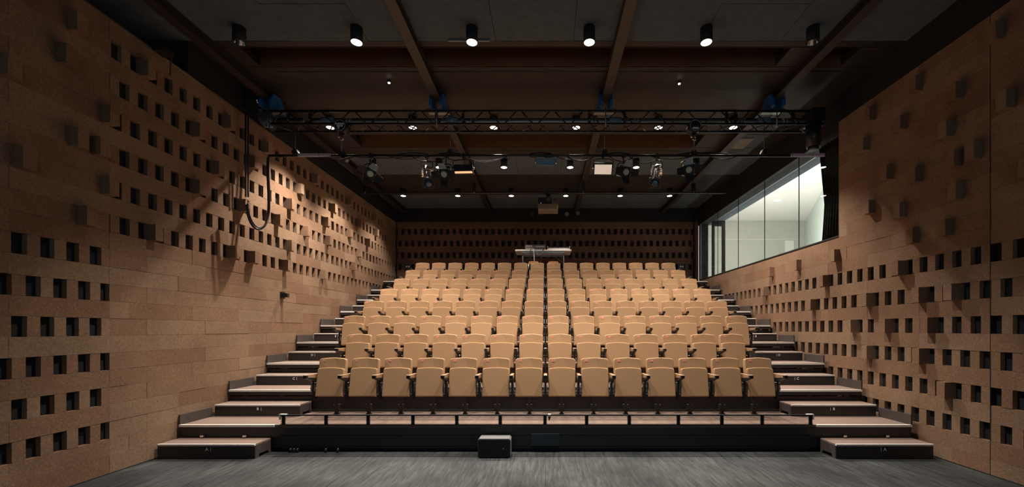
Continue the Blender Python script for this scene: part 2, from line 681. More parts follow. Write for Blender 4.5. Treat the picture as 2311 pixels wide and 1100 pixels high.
# back wall -----------------------------------------------------------------
wb = struct(MB().box(-5.5, 5.25, YB + 0.055, YB + 0.3, 0, 5.55).build('wall_back', M['void']))
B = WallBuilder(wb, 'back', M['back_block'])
bz = [5.107, 4.690, 4.272, 3.855]
bh = 0.200
prev = 5.55
for k, z in enumerate(bz):
    B.solid(XL, 5.23, z + bh, prev, -5.2 + (0.457 if k % 2 else 0), 0.913)
    c = -5.055 if k % 2 == 0 else -5.153
    B.pierced(XL, 5.23, z, z + bh, c - 0.0585, 0.2283, 0.117)
    prev = z
for k in range(3):
    B.solid(XL, 5.23, prev - 0.21, prev, -5.2 + (0.457 if k % 2 else 0), 0.913)
    prev -= 0.21
B.solid(XL, 5.23, 0, prev, -5.2, 0.913)
B.finish()
struct(MB().box(5.285, 5.37, YB - 0.12, YB + 0.2, 0, 5.55).build('trim_5', M['back_block']))
struct(MB().box(XL - 0.005, XL + 0.03, YB - 0.05, YB - 0.005, 3.2, 5.52).build('trim_6', M['black']))

# wall behind the camera, outer shells
struct(MB().box(-7, -3.05, -3.2, -3.0, -0.2, 6.5).box(3.05, 7, -3.2, -3.0, -0.2, 6.5).box(-3.05, 3.05, -3.2, -3.0, -0.2, 1.85)
       .box(-3.05, 3.05, -3.2, -3.0, 4.55, 6.5).build('wall_front', M['void']))
w2 = struct(MB().box(-3.05, 3.05, -3.16, -3.06, 1.85, 1.90).box(-3.05, 3.05, -3.16, -3.06, 4.5, 4.55).build('unseen_window_2', M['black']))  # unseen window, added to go with the cool fill light
for x_ in (-3.02, -1.0, 1.0, 3.02):
    obj('mullion', MB().box(x_ - 0.03, x_ + 0.03, -3.16, -3.06, 1.9, 4.5).mesh('mullion', M['black']), w2)
obj('blind', MB().box(-3.05, 3.05, -3.2, -3.18, 1.85, 4.55).mesh('blind', M['plaster']), w2)
# black bulkheads above the block walls
struct(MB().box(XL - 0.3, 5.6, YB - 0.05, YB + 0.3, 5.556, 6.6).build('trim_7', M['bulk']))
struct(MB().box(-6.6, XL - 0.01, 5.93, YB - 0.05, 5.56, 6.6).build('trim_8', M['bulk']))
struct(MB().box(-6.8, -6.6, -3.0, YB, 5.4, 6.6).build('trim_9', M['bulk']))
mbk = MB().box(XR + 0.0, XR + 0.35, -3.0, YW0, ZTOP_R + 0.005, 6.6)
mbk.box(XR + 0.0, XR + 0.35, YW0, YB - 0.05, ZH, 6.6)
struct(mbk.build('trim_10', M['bulk']))

# ceiling -------------------------------------------------------------------
RAILX = [-4.98, -1.95, 1.08, 4.15]
ceil = struct(MB().box(-6.8, 6.0, -3.2, YB + 0.3, 6.55, 6.65).build('ceiling', M['black']))


def ceil_panel(name, x0, x1, y0, y1, mat, z0=ZC, z1=ZC + 0.12, g=0.003):
    return obj(name, MB().box(x0 + g, x1 - g, y0 + g, y1 - g, z0, z1).mesh(name, mat), ceil)


bays = [(-6.6, RAILX[0]), (RAILX[0], RAILX[1]), (RAILX[1], RAILX[2]), (RAILX[2], RAILX[3]), (RAILX[3], XR)]
for (a, b) in bays:
    wide = b - a > 2
    cuts = [a, a + (b - a) * 0.4, a + (b - a) * 0.78, b] if wide else [a, b]
    for q in range(len(cuts) - 1):
        ys = [5.93, 4.95, 3.7, 2.5, 0.6, -3.0] if q % 2 == 0 else [5.93, 5.25, 4.3, 3.1, 1.2, -3.0]
        for y1_, y0_ in zip(ys, ys[1:]):
            ceil_panel('acoustic_panel', cuts[q], cuts[q + 1], y0_, y1_, M['concrete'], ZC + random.uniform(-0.004, 0.004), ZC + 0.12)
        ceil_panel('acoustic_panel', cuts[q], cuts[q + 1], 9.8, 11.07, M['concrete'])
        ceil_panel('acoustic_panel', cuts[q], cuts[q + 1], 12.7, YB - 0.05, M['concrete'])
    for (y0_, y1_) in ((5.93, 6.07), (6.5, 8.8), (9.4, 9.8), (11.07, 12.7)):
        ceil_panel('brown_panel', a, b, y0_, y1_, M['brownceil'])
for (y0_, y1_, xs) in ((6.07, 6.50, ((-6.6, -4.62), (3.72, 4.33), (4.78, XR))), (8.8, 9.4, ((-6.6, -4.3), (3.5, XR)))):
    for (a, b) in xs:
        ceil_panel('brown_panel', a, b, y0_, y1_, M['brownceil'])
    # sides of the recess : the far face is satin brown
    ceil_panel('recess_side', -4.7, XR, y1_, y1_ + 0.02, M['brownsatin'], ZC + 0.0, 6.5, 0.0)
    ceil_panel('recess_side', -4.7, XR, y0_ - 0.02, y0_, M['brownsatin'], ZC + 0.0, 6.5, 0.0)
    ceil_panel('recess_top', -4.7, XR, y0_, y1_, M['black'], 6.46, 6.5, 0.0)
# slot diffusers: dark slits with bars
for (yd, x0, x1) in ((6.62, -4.45, 4.05), (9.56, -3.7, 3.3)):
    ceil_panel('slot_diffuser', x0, x1, yd, yd + 0.07, M['black'], ZC - 0.004, ZC, 0)
    nb = int((x1 - x0) / 0.5)
    for k in range(nb):
        if random.random() < 0.75:
            ceil_panel('diffuser_blade', x0 + k * 0.5 + 0.02, x0 + k * 0.5 + 0.40, yd + 0.02, yd + 0.05, M['rail'], ZC - 0.010, ZC - 0.004, 0)
ceil_panel('access_panel', 4.24, 4.66, 8.95, 9.45, M['access'], ZC - 0.012, ZC, 0)
ceil_panel('slot_cover', 4.35, 4.85, 6.62, 6.75, M['black'], ZC - 0.01, ZC, 0)
# steel strip along the joint in front of the third lamp
ceil_panel('steel_strip', -1.43, -0.82, 5.88, 5.905, M['galv'], ZC - 0.03, ZC - 0.004, 0)
ceil_panel('service_plate', -4.6, -3.6, 4.9, 4.92, M['rail'], ZC - 0.01, ZC - 0.004, 0)

for k, x in enumerate(RAILX):
    m = MB()
    m.box(x - 0.075, x + 0.075, -3, YB - 0.06, 5.875, 5.893)
    m.box(x - 0.012, x + 0.012, -3, YB - 0.06, 5.893, 6.0)
    m.box(x - 0.075, x + 0.075, -3, YB - 0.06, 6.0, 6.018)
    struct(m.build('trim_%d' % (k + 1), M['rail']))

# window on the right -------------------------------------------------------
win = struct(MB().box(XR - 0.005, XR + 0.10, YW0, YW1 + 0.05, ZS, ZS + 0.028).build('window_1', M['black']))
obj('window_head', MB().box(XR + 0.005, XR + 0.10, YW0, YW1 + 0.05, ZH - 0.015, ZH).mesh('window_head', M['black']), win)
obj('edge_post', MB().box(XR + 0.01, XR + 0.05, YW1 - 0.015, YW1 + 0.03, ZS, ZH).mesh('edge_post', M['galv']), win)
yj = [YW1, 12.49, 11.16, 9.82, 8.49, YW0]
for a, b in zip(yj, yj[1:]):
    obj('glass_pane', MB().box(XR + 0.025, XR + 0.031, b + 0.006, a - 0.006, ZS + 0.02, ZH - 0.01).mesh('glass_pane', M['glass']), win)
for y in yj[1:-1]:
    obj('glazing_joint', MB().box(XR + 0.022, XR + 0.036, y - 0.006, y + 0.006, ZS + 0.02, ZH - 0.01).mesh('glazing_joint', M['blacksteel']), win)

# the bright hall beyond the glass
ZA = 6.9
struct(MB().box(XR + 0.25, 14, 5.0, 21, 2.9, 3.0).build('floor_2', M['aconcrete']))
m = MB().box(6.08, 14, 5.0, 21, ZA, ZA + 0.2)
hall_ceiling = struct(m.build('ceiling_2', M['plaster']))
struct(MB().box(XR + 0.3, 6.08, 5.0, YB, 5.43, 6.9).build('trim_11', M['concrete']))
obj('soffit_track', MB().box(-0.012, 0.012, 0, 6.0, -0.004, 0.0).mesh('soffit_track', M['steel']), bpy.data.objects['trim_11'], (5.77, 7.4, 5.43))
endw = struct(MB().box(XR + 0.3, 14, 19.0, 19.2, 3.0, ZA).build('wall_hall_end', M['aconcrete']))
obj('string_course', MB().box(6.1, 12.1, 18.985, 19.0, 6.0, 6.02).mesh('string_course', M['plaster']), endw)
# angled side wall, closing toward the camera
a0, a1 = Vector((12.35, 19.0)), Vector((8.6, 11.6))
dv = (a1 - a0).normalized()
nv = Vector((-dv.y, dv.x))
m = MB()
pts = [a0, a1, a1 - nv * -0.2, a0 - nv * -0.2]
vs = [m.bm.verts.new((p.x, p.y, z)) for z in (3.0, ZA) for p in pts]
for f in ((3, 2, 1, 0), (4, 5, 6, 7), (0, 1, 5, 4), (1, 2, 6, 5), (2, 3, 7, 6), (3, 0, 4, 7)):
    m.bm.faces.new([vs[i] for i in f])
struct(m.build('wall_hall_side', M['awhite']))
struct(MB().box(XR + 0.25, 13, 4.9, 5.0, 3.0, ZA).build('wall_hall_near', M['plaster']))
# bright opening in the end wall
obj('doorway', MB().box(11.35, 11.75, 18.96, 19.0, 3.0, 5.95).mesh('doorway', M['plaster']), endw)
# added dark panel standing in for the glass reflection; door at the passage end
struct(MB().box(XR + 0.06, 5.66, 13.95, 14.1, 3.0, 5.43).build('wall_hall_reflection', M['fascia']))
dr = struct(MB().box(5.66, 5.74, 13.6, 13.66, 3.0, 5.43).box(6.0, 6.10, 13.6, 13.66, 3.0, 5.43).box(5.74, 6.0, 13.6, 13.66, 5.25, 5.43).build('door_1', M['blacksteel']))
obj('door_handle', MB().tube([(5.96, 13.58, 4.18), (5.96, 13.54, 4.18), (5.96, 13.54, 4.02), (5.985, 13.54, 4.0)], 0.008).mesh('door_handle', M['blacksteel']), dr)
obj('glass_pane', MB().box(5.74, 6.0, 13.625, 13.635, 3.0, 5.25).mesh('glass_pane', M['glass']), dr)
# small light fitting on the hall ceiling
hl = thing('strip_light', 'small white strip light on the bright ceiling beyond the window', 'light', (9.25, 16.0, ZA))
MB().box(-0.10, 0.10, -0.05, 0.05, -0.03, -0.001).build('diffuser', emit('strip_glow', (1, 1, 1), 3.0), hl)

# curtain ------------------------------------------------------------------
m = MB()
N = 60
top, bot = [], []
for k in range(N + 1):
    t = k / N
    for (zz, lst, y1_) in ((ZS + 0.04, bot, 7.98), (5.38, top, 8.06)):
        y = 7.33 + (y1_ - 7.33) * t
        x = XR + 0.17 + 0.035 * math.sin(t * math.pi * 18) + 0.012 * math.sin(t * 47)
        lst.append(m.bm.verts.new((x, y, zz)))
mid = []
for k in range(N + 1):
    t = k / N
    y = 7.33 + (7.9 - 7.33) * t
    mid.append(m.bm.verts.new((XR + 0.17 + 0.03 * math.sin(t * math.pi * 18 + 0.4), y, 4.2)))
for a, b in ((bot, mid), (mid, top)):
    for k in range(N):
        f = m.bm.faces.new((a[k], a[k + 1], b[k + 1], b[k]))
        f.smooth = True
cu = m.build('curtain', M['curtain'])
cu.modifiers.new('thick', 'SOLIDIFY').thickness = 0.008
tag(cu, 'black pleated curtain drawn back at the near end of the window', 'curtain')

# ================================================================== SEATING TIERS
Z1, RISE, DEP, D1 = 0.381, 0.366, 0.905, 5.75
PW = 5.25                                            # half width of a tier


def zp(n):
    return Z1 + RISE * (n - 1)


def dp(n):
    return D1 + DEP * (n - 1)


def inner(n):
    return 3.89 if n <= 2 else 4.25


ORD = ['first', 'second', 'third', 'fourth', 'fifth', 'sixth', 'seventh', 'eighth', 'ninth']
for n in range(1, 10):
    z, d = zp(n), dp(n)
    lab = ('lowest brown carpeted tier of the grandstand behind the black front fascia' if n == 1 else
           'flat rear landing behind the top row of seats' if n == 9 else
           '%s brown carpeted seating tier from the floor, with metal nosings' % ORD[n - 1])
    t = thing('seating_tier', lab, 'platform', (0, d, 0), group='stepped seating tiers')
    back = DEP + 0.01 if n < 9 else YB - 0.06 - d
    MB().box(-PW, PW, 0.012, back, z - 0.03, z).build('deck', M['tread'], t)
    i_ = inner(n)
    for sx in (-1, 1):
        a, b = sorted((sx * PW, sx * i_))
        MB().box(a, b, -0.012, 0.03, z - 0.028, z + 0.003).build('nosing', M['nosing'], t)
        if n < 9:
            MB().box(sx * PW - 0.012, sx * PW + 0.012, 0, DEP - 0.345, z + 0.002, z + 0.145).build('skirting_board', M['skirt'], t)
    MB().box(-PW, PW, 0.0, 0.03, z - 0.09, z - 0.03).build('lip', M['riser'], t)
    zl0 = zp(n - 1) if n > 1 else 0.0
    if n == 1:
        for sx in (-1, 1):
            a, b = sorted((sx * PW, sx * 3.80))
            MB().box(a, b, 0.01, 0.03, 0.21, z - 0.09).build('riser_panel', M['riser'], t)
            MB().box(a, b, 0.03, 0.05, 0.05, 0.205).build('riser_panel', M['riser'], t)
            for q in (-0.5, 0.6):
                c = sx * (4.56 + 0.5 * q * 1.1)
                m = MB().cyl((c, 0.01, 0.225), (c, -0.03, 0.225), 0.012)
                m.box(c - 0.035, c + 0.012, -0.035, -0.025, 0.215, 0.24)
                m.build('latch', M['chrome'], t)
        # black fascia boards across the middle
        for (xa, xb) in ((-3.80, -0.62), (-0.62, 0.0), (0.0, 2.4), (2.4, 3.80)):
            MB().box(xa + 0.002, xb - 0.002, -0.02, 0.01, 0.245, z - 0.03).build('fascia_panel', M['fascia'], t)
        for (xa, xb) in ((-3.80, -0.2), (0.2, 3.80)):
            MB().box(xa, xb, -0.005, 0.015, 0.075, 0.235).build('fascia_panel', M['fascia'], t)
            MB().box(xa, xb, -0.02, 0.015, 0.055, 0.073).build('fascia_rail', M['blacksteel'], t)
        MB().box(-0.2, 0.2, -0.035, 0.02, 0.09, 0.262).build('cover_box', M['cover'], t)
        MB().box(-3.8, 3.8, 0.05, 0.07, 0.0, 0.06).build('kick_panel', M['black'], t)
        for px in (655, 663, 671, 735, 762):
            c = (px - PPX) * 5.7 / FPX
            MB().cyl((c - 0.012, -0.04, 0.033), (c + 0.012, -0.04, 0.033), 0.028).build('caster', M['blacksteel'], t)
    else:
        MB().box(-PW, PW, 0.045, 0.06, zl0 + 0.003, z - 0.115).build('riser_panel', M['riser'], t)
        for sx in (-1, 1):
            for c in (5.0, 4.4):
                MB().box(sx * c - 0.03, sx * c + 0.03, 0.03, 0.05, z - 0.118, z - 0.09).build('spacer', M['black'], t)
    if n < 9:
        # beam that carries the row of seats
        hw = 3.7 if n < 3 else 4.2
        MB().box(-hw, hw, 0.70, 0.76, z + 0.285, z + 0.325).build('seat_beam', M['blacksteel'], t)
    # legs down to the floor at the sides (hidden supports)
    for sx in (-1, 1):
        MB().box(sx * (PW - 0.06) - 0.03, sx * (PW - 0.06) + 0.03, 0.10, 0.16, 0.0, z - 0.03).build('frame_leg', M['blacksteel'], t)

# aisle steps A..H on both sides --------------------------------------------
LET = 'ABCDEFGH'
for n in range(1, 9):
    for sx, sd in ((-1, 'left'), (1, 'right')):
        zt = zp(n) - 0.183
        zb = zp(n - 1) + 0.001 if n > 1 else 0.0
        i_ = (3.93 if n == 1 else 3.88) if n <= 3 else 4.27
        o_ = 5.245 if n == 1 else 5.215
        dep = 0.33
        t = thing('aisle_step', 'dark wooden aisle step marked %s with brown tread, by the %s block wall' % (LET[n - 1], sd), 'step',
                  (sx * (i_ + o_) / 2, dp(n) - dep, zb), group='lettered half steps in the aisles')
        w = (o_ - i_) / 2
        h = zt - zb
        MB().box(-w, w, 0.002, 0.02, 0, h - 0.02).build('front_board', M['riser'], t)
        for s2 in (-1, 1):
            o = [(0.02, 0.0), (0.07, 0.0), (0.09, 0.045), (dep - 0.07, 0.045), (dep - 0.05, 0.0), (dep - 0.005, 0.0), (dep - 0.005, h - 0.02), (0.02, h - 0.02)]
            MB().prism(o, s2 * w - (0.018 if s2 > 0 else 0), s2 * w + (0.018 if s2 < 0 else 0), axis='X').build('side_board', M['skirt'] if s2 * sx < 0 else M['riser'], t)
        MB().box(-w, w, 0.02, dep - 0.004, h - 0.02, h).build('tread', M['tread'], t)
        MB().box(-w, w, -0.006, 0.02, h - 0.022, h + 0.002).build('nosing', M['nosing'], t)
        off = 0.012 if sx < 0 else 0.0
        pl = MB().box(-0.032, 0.032, -0.002, 0.002, -0.032, 0.032).build('letter_plate', M['black'], t, (off, 0.0, h - 0.068))
        obj('letter', text_mesh(LET[n - 1], 0.062, M['white'], 'w'), pl, (0, -0.003, 0))
        MB().box(-0.0025, 0.0025, -0.002, 0.002, -0.026, 0.026).build('tick_mark', M['white'], pl, (-sx * 0.05, 0, 0))

# low guard along the front edge --------------------------------------------
gx0, gx1 = -3.80, 3.83
t = thing('guard_rail', 'long low black guard of wires and posts on the front edge', 'railing', (0, D1 - 0.005, Z1))
MB().box(gx0, gx1, -0.015, 0.02, 0.135, 0.150).build('top_rail', M['blacksteel'], t)
MB().box(gx0, gx1, -0.012, 0.012, 0.0, 0.012).build('bottom_rail', M['blacksteel'], t)
for px in (640, 736, 831, 932, 1031, 1129, 1230, 1324, 1420, 1531, 1629, 1720, 1829):
    c = (px - PPX) * (D1 - 0.005) / FPX
    m = MB().box(c - 0.02, c + 0.02, -0.008, 0.008, 0.01, 0.137)
    for q in range(6):
        m.box(c - 0.028, c + 0.028, -0.008, 0.008, 0.018 + q * 0.02, 0.028 + q * 0.02)
    m.build('post', M['blacksteel'], t)
for q in range(6):
    MB().cyl((gx0, 0, 0.025 + q * 0.02), (gx1, 0, 0.025 + q * 0.02), 0.0028, n=5).build('wire', M['blacksteel'], t)
for sx, c in ((-1, gx0), (1, gx1)):
    MB().box(min(c, c - sx * 0.09), max(c, c - sx * 0.09), -0.02, 0.024, 0.148, 0.158).box(c - 0.008, c + 0.008, -0.02, 0.024, 0.08, 0.158).build('end_bracket', M['nosing'], t)
m = MB().prism([(-0.005, 0.0), (0.022, 0.07), (-0.022, 0.07)], -0.03, -0.018)
m.xform(Matrix.Translation((1238 * 1.0 * 0 + (1240 - PPX) * D1 / FPX, 0, 0.06)))
m.build('pennant_tag', M['black'], t)
MB().box(-0.02, 0.02, -0.03, 0.02, 0.15, 0.158).build('tag_clip', M['nosing'], t, ((1240 - PPX) * D1 / FPX, 0, 0))

# ================================================================== SEATS
def bend(p):
    return Vector((p.x, p.y - 0.35 * p.x * p.x, p.z))


P = {}
# local frame: origin at the centre of the seat on the tier, -Y faces the stage
seat0 = thing('theatre_seat', 'proto', 'seat')
tilt_b = R(-6.5)
backrest = MB().prism(rounded(0.425, 0.43, 0.0, 0.56, 0.035, 0.016), -0.075, 0.0, 0.016, bend).build('backrest', M['fabric'], seat0, (0, -0.04, 0.358), (tilt_b, 0, 0))
shell = MB().prism(rounded(0.40, 0.41, 0.02, 0.53, 0.03, 0.014), 0.002, 0.018, 0.004, bend).build('back_shell', M['wood'], backrest)
pan = MB().prism(rounded(0.425, 0.42, 0.0, 0.455, 0.028, 0.012), -0.09, 0.0, 0.016).build('seat_pan', M['fabric'], seat0, (0, -0.115, 0.308), (R(-9), 0, 0))
m = MB()
m.box(-0.035, 0.035, 0.03, 0.12, 0.0, 0.012)
m.box(-0.022, 0.022, 0.05, 0.10, 0.012, 0.29)
m.box(-0.044, 0.044, 0.04, 0.11, 0.05, 0.155)
m.build('pedestal', M['riser'], seat0, (0, -0.02, 0))


def make_arm(side):
    prof = [(-0.37, 0.636), (-0.30, 0.618), (-0.02, 0.575), (-0.01, 0.668), (-0.33, 0.672), (-0.37, 0.668)]
    a = MB().prism(prof, -0.024, 0.024, axis='X').build('armrest', M['wood'], None)
    MB().box(-0.0255, 0.0255, -0.376, -0.335, 0.626, 0.668).build('cap', M['blacksteel'], a)
    MB().box(-0.0265, 0.0265, -0.380, -0.325, 0.668, 0.677).build('tip_highlight', M['arm_highlight'], a)  # pale strip paints the highlight on the arm tip
    m = MB()
    m.box(-0.016, 0.016, -0.16, -0.06, 0.28, 0.60)
    m.prism([(-0.36, 0.628), (-0.20, 0.570), (-0.06, 0.555), (-0.06, 0.60), (-0.30, 0.632)], -0.025, 0.025, axis='X')
    st = m.build('standard', M['blacksteel'], a)
    m = MB()
    m.cyl((-0.05, -0.13, 0.44), (0.05, -0.13, 0.44), 0.022, n=10)
    m.cyl((-0.04, -0.14, 0.535), (0.04, -0.14, 0.535), 0.008, n=8)
    m.box(-0.034, -0.020, -0.165, -0.155, 0.40, 0.50)
    m.box(0.020, 0.034, -0.165, -0.155, 0.40, 0.50)
    m.build('hinge', M['chrome'], a)
    return a


arm0 = make_arm(0)
NROW = [14, 14, 16, 16, 16, 16, 16, 16]
ROWNAME = ['front', 'second', 'third', 'fourth', 'fifth', 'sixth', 'seventh', 'top']
PITCH = 0.52
first = True
for n in range(1, 9):
    cnt = NROW[n - 1]
    for j in range(cnt):
        xx = (j - (cnt - 1) / 2) * PITCH
        half = cnt // 2
        num = '%02d' % ((half - j) * 2 - 1 if j < half else (j - half + 1) * 2)
        s = seat0 if first else copy_tree(seat0)
        base_children = None
        s.location = (xx, 6.44 + DEP * (n - 1), zp(n))
        rn = ROWNAME[n - 1]
        ords = ('leftmost', 'second', 'third', 'fourth', 'fifth', 'sixth', 'seventh', 'eighth')
        pos_ = ('%s from the left' % ords[j] if 0 < j < half else 'leftmost' if j == 0 else
                'rightmost' if j == cnt - 1 else '%s from the right' % ords[cnt - 1 - j])
        s['label'] = 'tan folded theatre seat %s, %s in the %s row' % (num, pos_, rn)
        s['category'] = 'seat'
        s['group'] = 'tip-up theatre seats'
        if first:
            # prototypes of parts are linked; keep a clean copy source
            first = False
        s['number'] = num
P_seats = [o for o in COL.objects if o.name.startswith('theatre_seat')]
for s in P_seats:
    num = s['number']
    del s['number']
    bk = [c for c in s.children if c.name.startswith('backrest')][0]
    obj('seat_number', text_mesh(num, 0.050, M['red'], 'r'), bk, (-0.138, -0.0895, 0.505))
    # small natural differences of the folded pans
    for c in s.children:
        if c.name.startswith('seat_pan'):
            c.rotation_euler = (R(-9 + random.uniform(-1.2, 1.2)), 0, R(random.uniform(-0.8, 0.8)))
# armrests: one on the left of every seat, one more at the right end of each row
by_row = {}
for s in P_seats:
    by_row.setdefault(round(s.location.z, 3), []).append(s)
used = False
for row in by_row.values():
    row.sort(key=lambda o: o.location.x)
    for s in row:
        for x in ((-0.26, 0.26) if s is row[-1] else (-0.26,)):
            if not used:
                a, used = arm0, True
                a.parent = s
            else:
                a = copy_tree(arm0, s)
            a.location = (x, 0, 0)

# ================================================================== CEILING LAMPS
LX = [-4.33, -2.67, -1.04, 0.62, 2.275, 3.78]
LY = [5.67, 8.07, 10.06, 12.21]
cyl_me = None
ring = MB()


def lamp_body():
    m = MB()
    n = 24
    r0, r1, h = 0.082, 0.074, 0.21
    bm = m.bm
    rings = []
    for (r, z) in ((0.03, 0.0), (r0, 0.0), (r0, -h), (r1, -h), (r1, -h + 0.035)):
        rings.append([bm.verts.new((r * math.cos(2 * math.pi * k / n), r * math.sin(2 * math.pi * k / n), z)) for k in range(n)])
    for a, b in zip(rings, rings[1:]):
        for k in range(n):
            f = bm.faces.new((a[k], a[(k + 1) % n], b[(k + 1) % n], b[k]))
            f.smooth = True
    bm.faces.new(rings[0])
    return m.mesh('housing', M['black'])


def disc(r, z, mat, name):
    m = MB()
    m.cyl((0, 0, z), (0, 0, z + 0.004), r, n=24)
    return m.mesh(name, mat)


house_me = lamp_body()
glow_me = disc(0.0735, -0.206, M['lamp_on'], 'diffuser')
m = MB()
m.cyl((0, 0, -0.205), (0, 0, -0.06), 0.0735, 0.03, n=24, caps=False)
cone_me = m.mesh('reflector', M['reflector'])
beams = []
for dim, side in [(a, b) for a in ROW_DIM for b in WALL_SIDE]:
    spot_d = bpy.data.lights.new('downlight_beam', 'SPOT')
    spot_d.energy = SPOT_W * dim * side
    spot_d.color = WARM
    spot_d.spot_size = R(SPOT_ANGLE[0] if side > 1 else SPOT_ANGLE[1])
    spot_d.spot_blend = SPOT_BLEND
    spot_d.shadow_soft_size = 0.035
    beams.append(spot_d)
POS6 = ['leftmost', 'second from the left', 'third from the left', 'fourth from the left', 'fifth from the left', 'rightmost']
RN = ['nearest', 'second', 'third', 'farthest']
for r_, y in enumerate(LY):
    for c_, x in enumerate(LX):
        on = not (r_ == 0 and c_ in (0, 5))
        lab = '%s black cylinder downlight, %s in the %s ceiling row' % ('lit' if on else 'unlit', POS6[c_], RN[r_])
        t = thing('ceiling_downlight', lab, 'lamp', (x, y, ZC), group='cylinder downlights')
        obj('housing', house_me, t)
        if on:
            obj('diffuser', glow_me, t)
            lo = bpy.data.objects.new('downlight_beam', beams[r_ * 6 + c_])
            COL.objects.link(lo)
            lo.parent = t
            lo.location = (0, 0, -0.225)
        else:
            obj('reflector', cone_me, t)
for c_, (px, py) in enumerate(((878, 188), (1533, 190))):
    d = (ZC - 0.03 - CH) * FPX / (PPY - py)
    t = thing('emergency_light', 'tiny cold white emergency light on the %s of the dark ceiling' % ('left' if c_ == 0 else 'right'), 'light',
              ((px - PPX) * d / FPX, d, ZC), group='emergency lights')
    m = MB().cyl((0, 0, -0.022), (0, 0, -0.001), 0.035, 0.04, n=16)
    m.build('housing', M['black'], t)
    MB().cyl((0, 0, -0.030), (0, 0, -0.022), 0.018, n=12).build('lens', M['led'], t)

# ================================================================== TRUSS, BAR, RIGGING
YT = 7.22
ZT0, ZT1 = 5.455, 5.685
TX0, TX1 = -5.06, 5.0
t = thing('lighting_truss', 'long black lattice truss hung below the ceiling across the room', 'truss', (0, YT, ZT0))
chords = [(0, 0.0), (0, ZT1 - ZT0), (0.29, 0.0), (0.29, ZT1 - ZT0)]
for (yy, zz) in chords:
    MB().cyl((TX0, yy, zz), (TX1, yy, zz), 0.022, n=10).build('chord', M['blacksteel'], t)
bc = {}


def brace(a, b, r=0.011):
    a, b = Vector(a), Vector(b)
    k = (round(b.x - a.x, 3), round(b.y - a.y, 3), round(b.z - a.z, 3))
    if k not in bc:
        bc[k] = MB().cyl((0, 0, 0), b - a, r, n=6).mesh('brace', M['blacksteel'])
    obj('brace', bc[k], t, a)


x = TX0 + 0.12
up = True
H_ = ZT1 - ZT0
while x < TX1 - 0.35:
    if up:
        brace((x, 0, 0), (x + 0.22, 0, H_))
        brace((x, 0, 0), (x + 0.22, 0.29, 0))
        brace((x, 0.29, 0), (x + 0.22, 0.29, H_))
    else:
        brace((x, 0, H_), (x + 0.22, 0, 0))
        brace((x, 0.29, 0), (x + 0.22, 0, 0))
        brace((x, 0.29, H_), (x + 0.22, 0.29, 0))
    x += 0.30
    up = not up
for c in (TX0, TX1):
    MB().box(c - 0.012, c + 0.012, -0.02, 0.31, -0.02, H_ + 0.02).build('end_frame', M['blacksteel'], t)
for px in (652, 700, 985, 1045, 1330, 1410, 1640, 1660, 1790):
    c = (px - PPX) * YT / FPX
    m = MB().box(c - 0.02, c + 0.02, -0.03, 0.03, 0.02, H_)
    m.build('coupler_plate', M['blacksteel'], t)
    MB().cyl((c, -0.035, 0.05), (c, -0.05, 0.05), 0.012, n=8).cyl((c, -0.035, H_ - 0.05), (c, -0.05, H_ - 0.05), 0.012, n=8).build('bolt', M['chrome'], t)

# winding shaft inside the truss
t = thing('winch_shaft', 'grey steel winding shaft with drums running inside the truss', 'shaft', (0, YT + 0.14, ZT0 + 0.12))
MB().cyl((-4.75, 0, 0), (4.8, 0, 0), 0.026, n=12).build('shaft', M['galv'], t)
for xx in (-4.0, -1.72, 1.28, 4.0):
    MB().cyl((xx - 0.10, 0, 0), (xx + 0.10, 0, 0), 0.07, n=20).build('drum', M['bluegrey'], t)
    for q in (-0.42, -0.36, 0.36, 0.42):
        MB().cyl((xx + q - 0.012, 0, 0), (xx + q + 0.012, 0, 0), 0.05, n=16).build('coupling', M['steel'], t)
# cable reel and motor at the two ends
t = thing('cable_reel', 'shiny curved cable guide at the left end of the truss', 'reel', at(600, 268, YT))
m = MB()
for q in range(5):
    pts = []
    for k in range(16):
        a = R(100 - 175 * k / 15)
        pts.append((-0.04 + q * 0.032 - 0.06 + 0.10 * (k / 15) ** 2, -0.06, 0) if False else
                   (-0.10 + q * 0.03 + 0.10 * max(0, (k - 6) / 9) ** 1.5, -0.05 * math.sin(k / 15 * math.pi), 0.12 - 0.28 * k / 15))
    m.tube(pts, 0.013, 6)
m.build('rollers', M['steel'], t)
MB().box(0.03, 0.08, -0.03, 0.05, -0.16, 0.14).build('bracket', M['blacksteel'], t)
MB().tube([(-0.10, 0, 0.13), (-0.18, 0, 0.20), (-0.24, 0, 0.30), (-0.21, 0, 0.37), (-0.17, 0, 0.35), (-0.15, 0, 0.32)], 0.007).build('red_cable', plain('dull_red_rubber', (0.12, 0.03, 0.025), 0.6), t)
MB().cyl((-0.17, -0.02, 0.31), (-0.10, -0.02, 0.31), 0.05, n=14).build('end_cap', M['chrome'], t)
t = thing('winch_motor', 'black winch motor box with a hanging cylinder at the right truss end', 'motor', at(1838, 264, YT))
MB().box(-0.09, 0.13, -0.10, 0.22, -0.12, 0.12).build('gearbox', M['blacksteel'], t)
m = MB().cyl((-0.02, 0.0, -0.12), (-0.02, 0.0, -0.55), 0.125, 0.11, n=22)
m.cyl((-0.02, 0.0, -0.55), (-0.02, 0.0, -0.60), 0.09, 0.08, n=22)
m.build('motor_drum', M['blacksteel'], t)
MB().tube([(-0.10, -0.05, -0.14), (-0.20, -0.06, -0.18), (-0.30, -0.06, -0.26), (-0.22, -0.06, -0.30), (-0.14, -0.06, -0.25)], 0.009).build('cable', M['steel'], t)

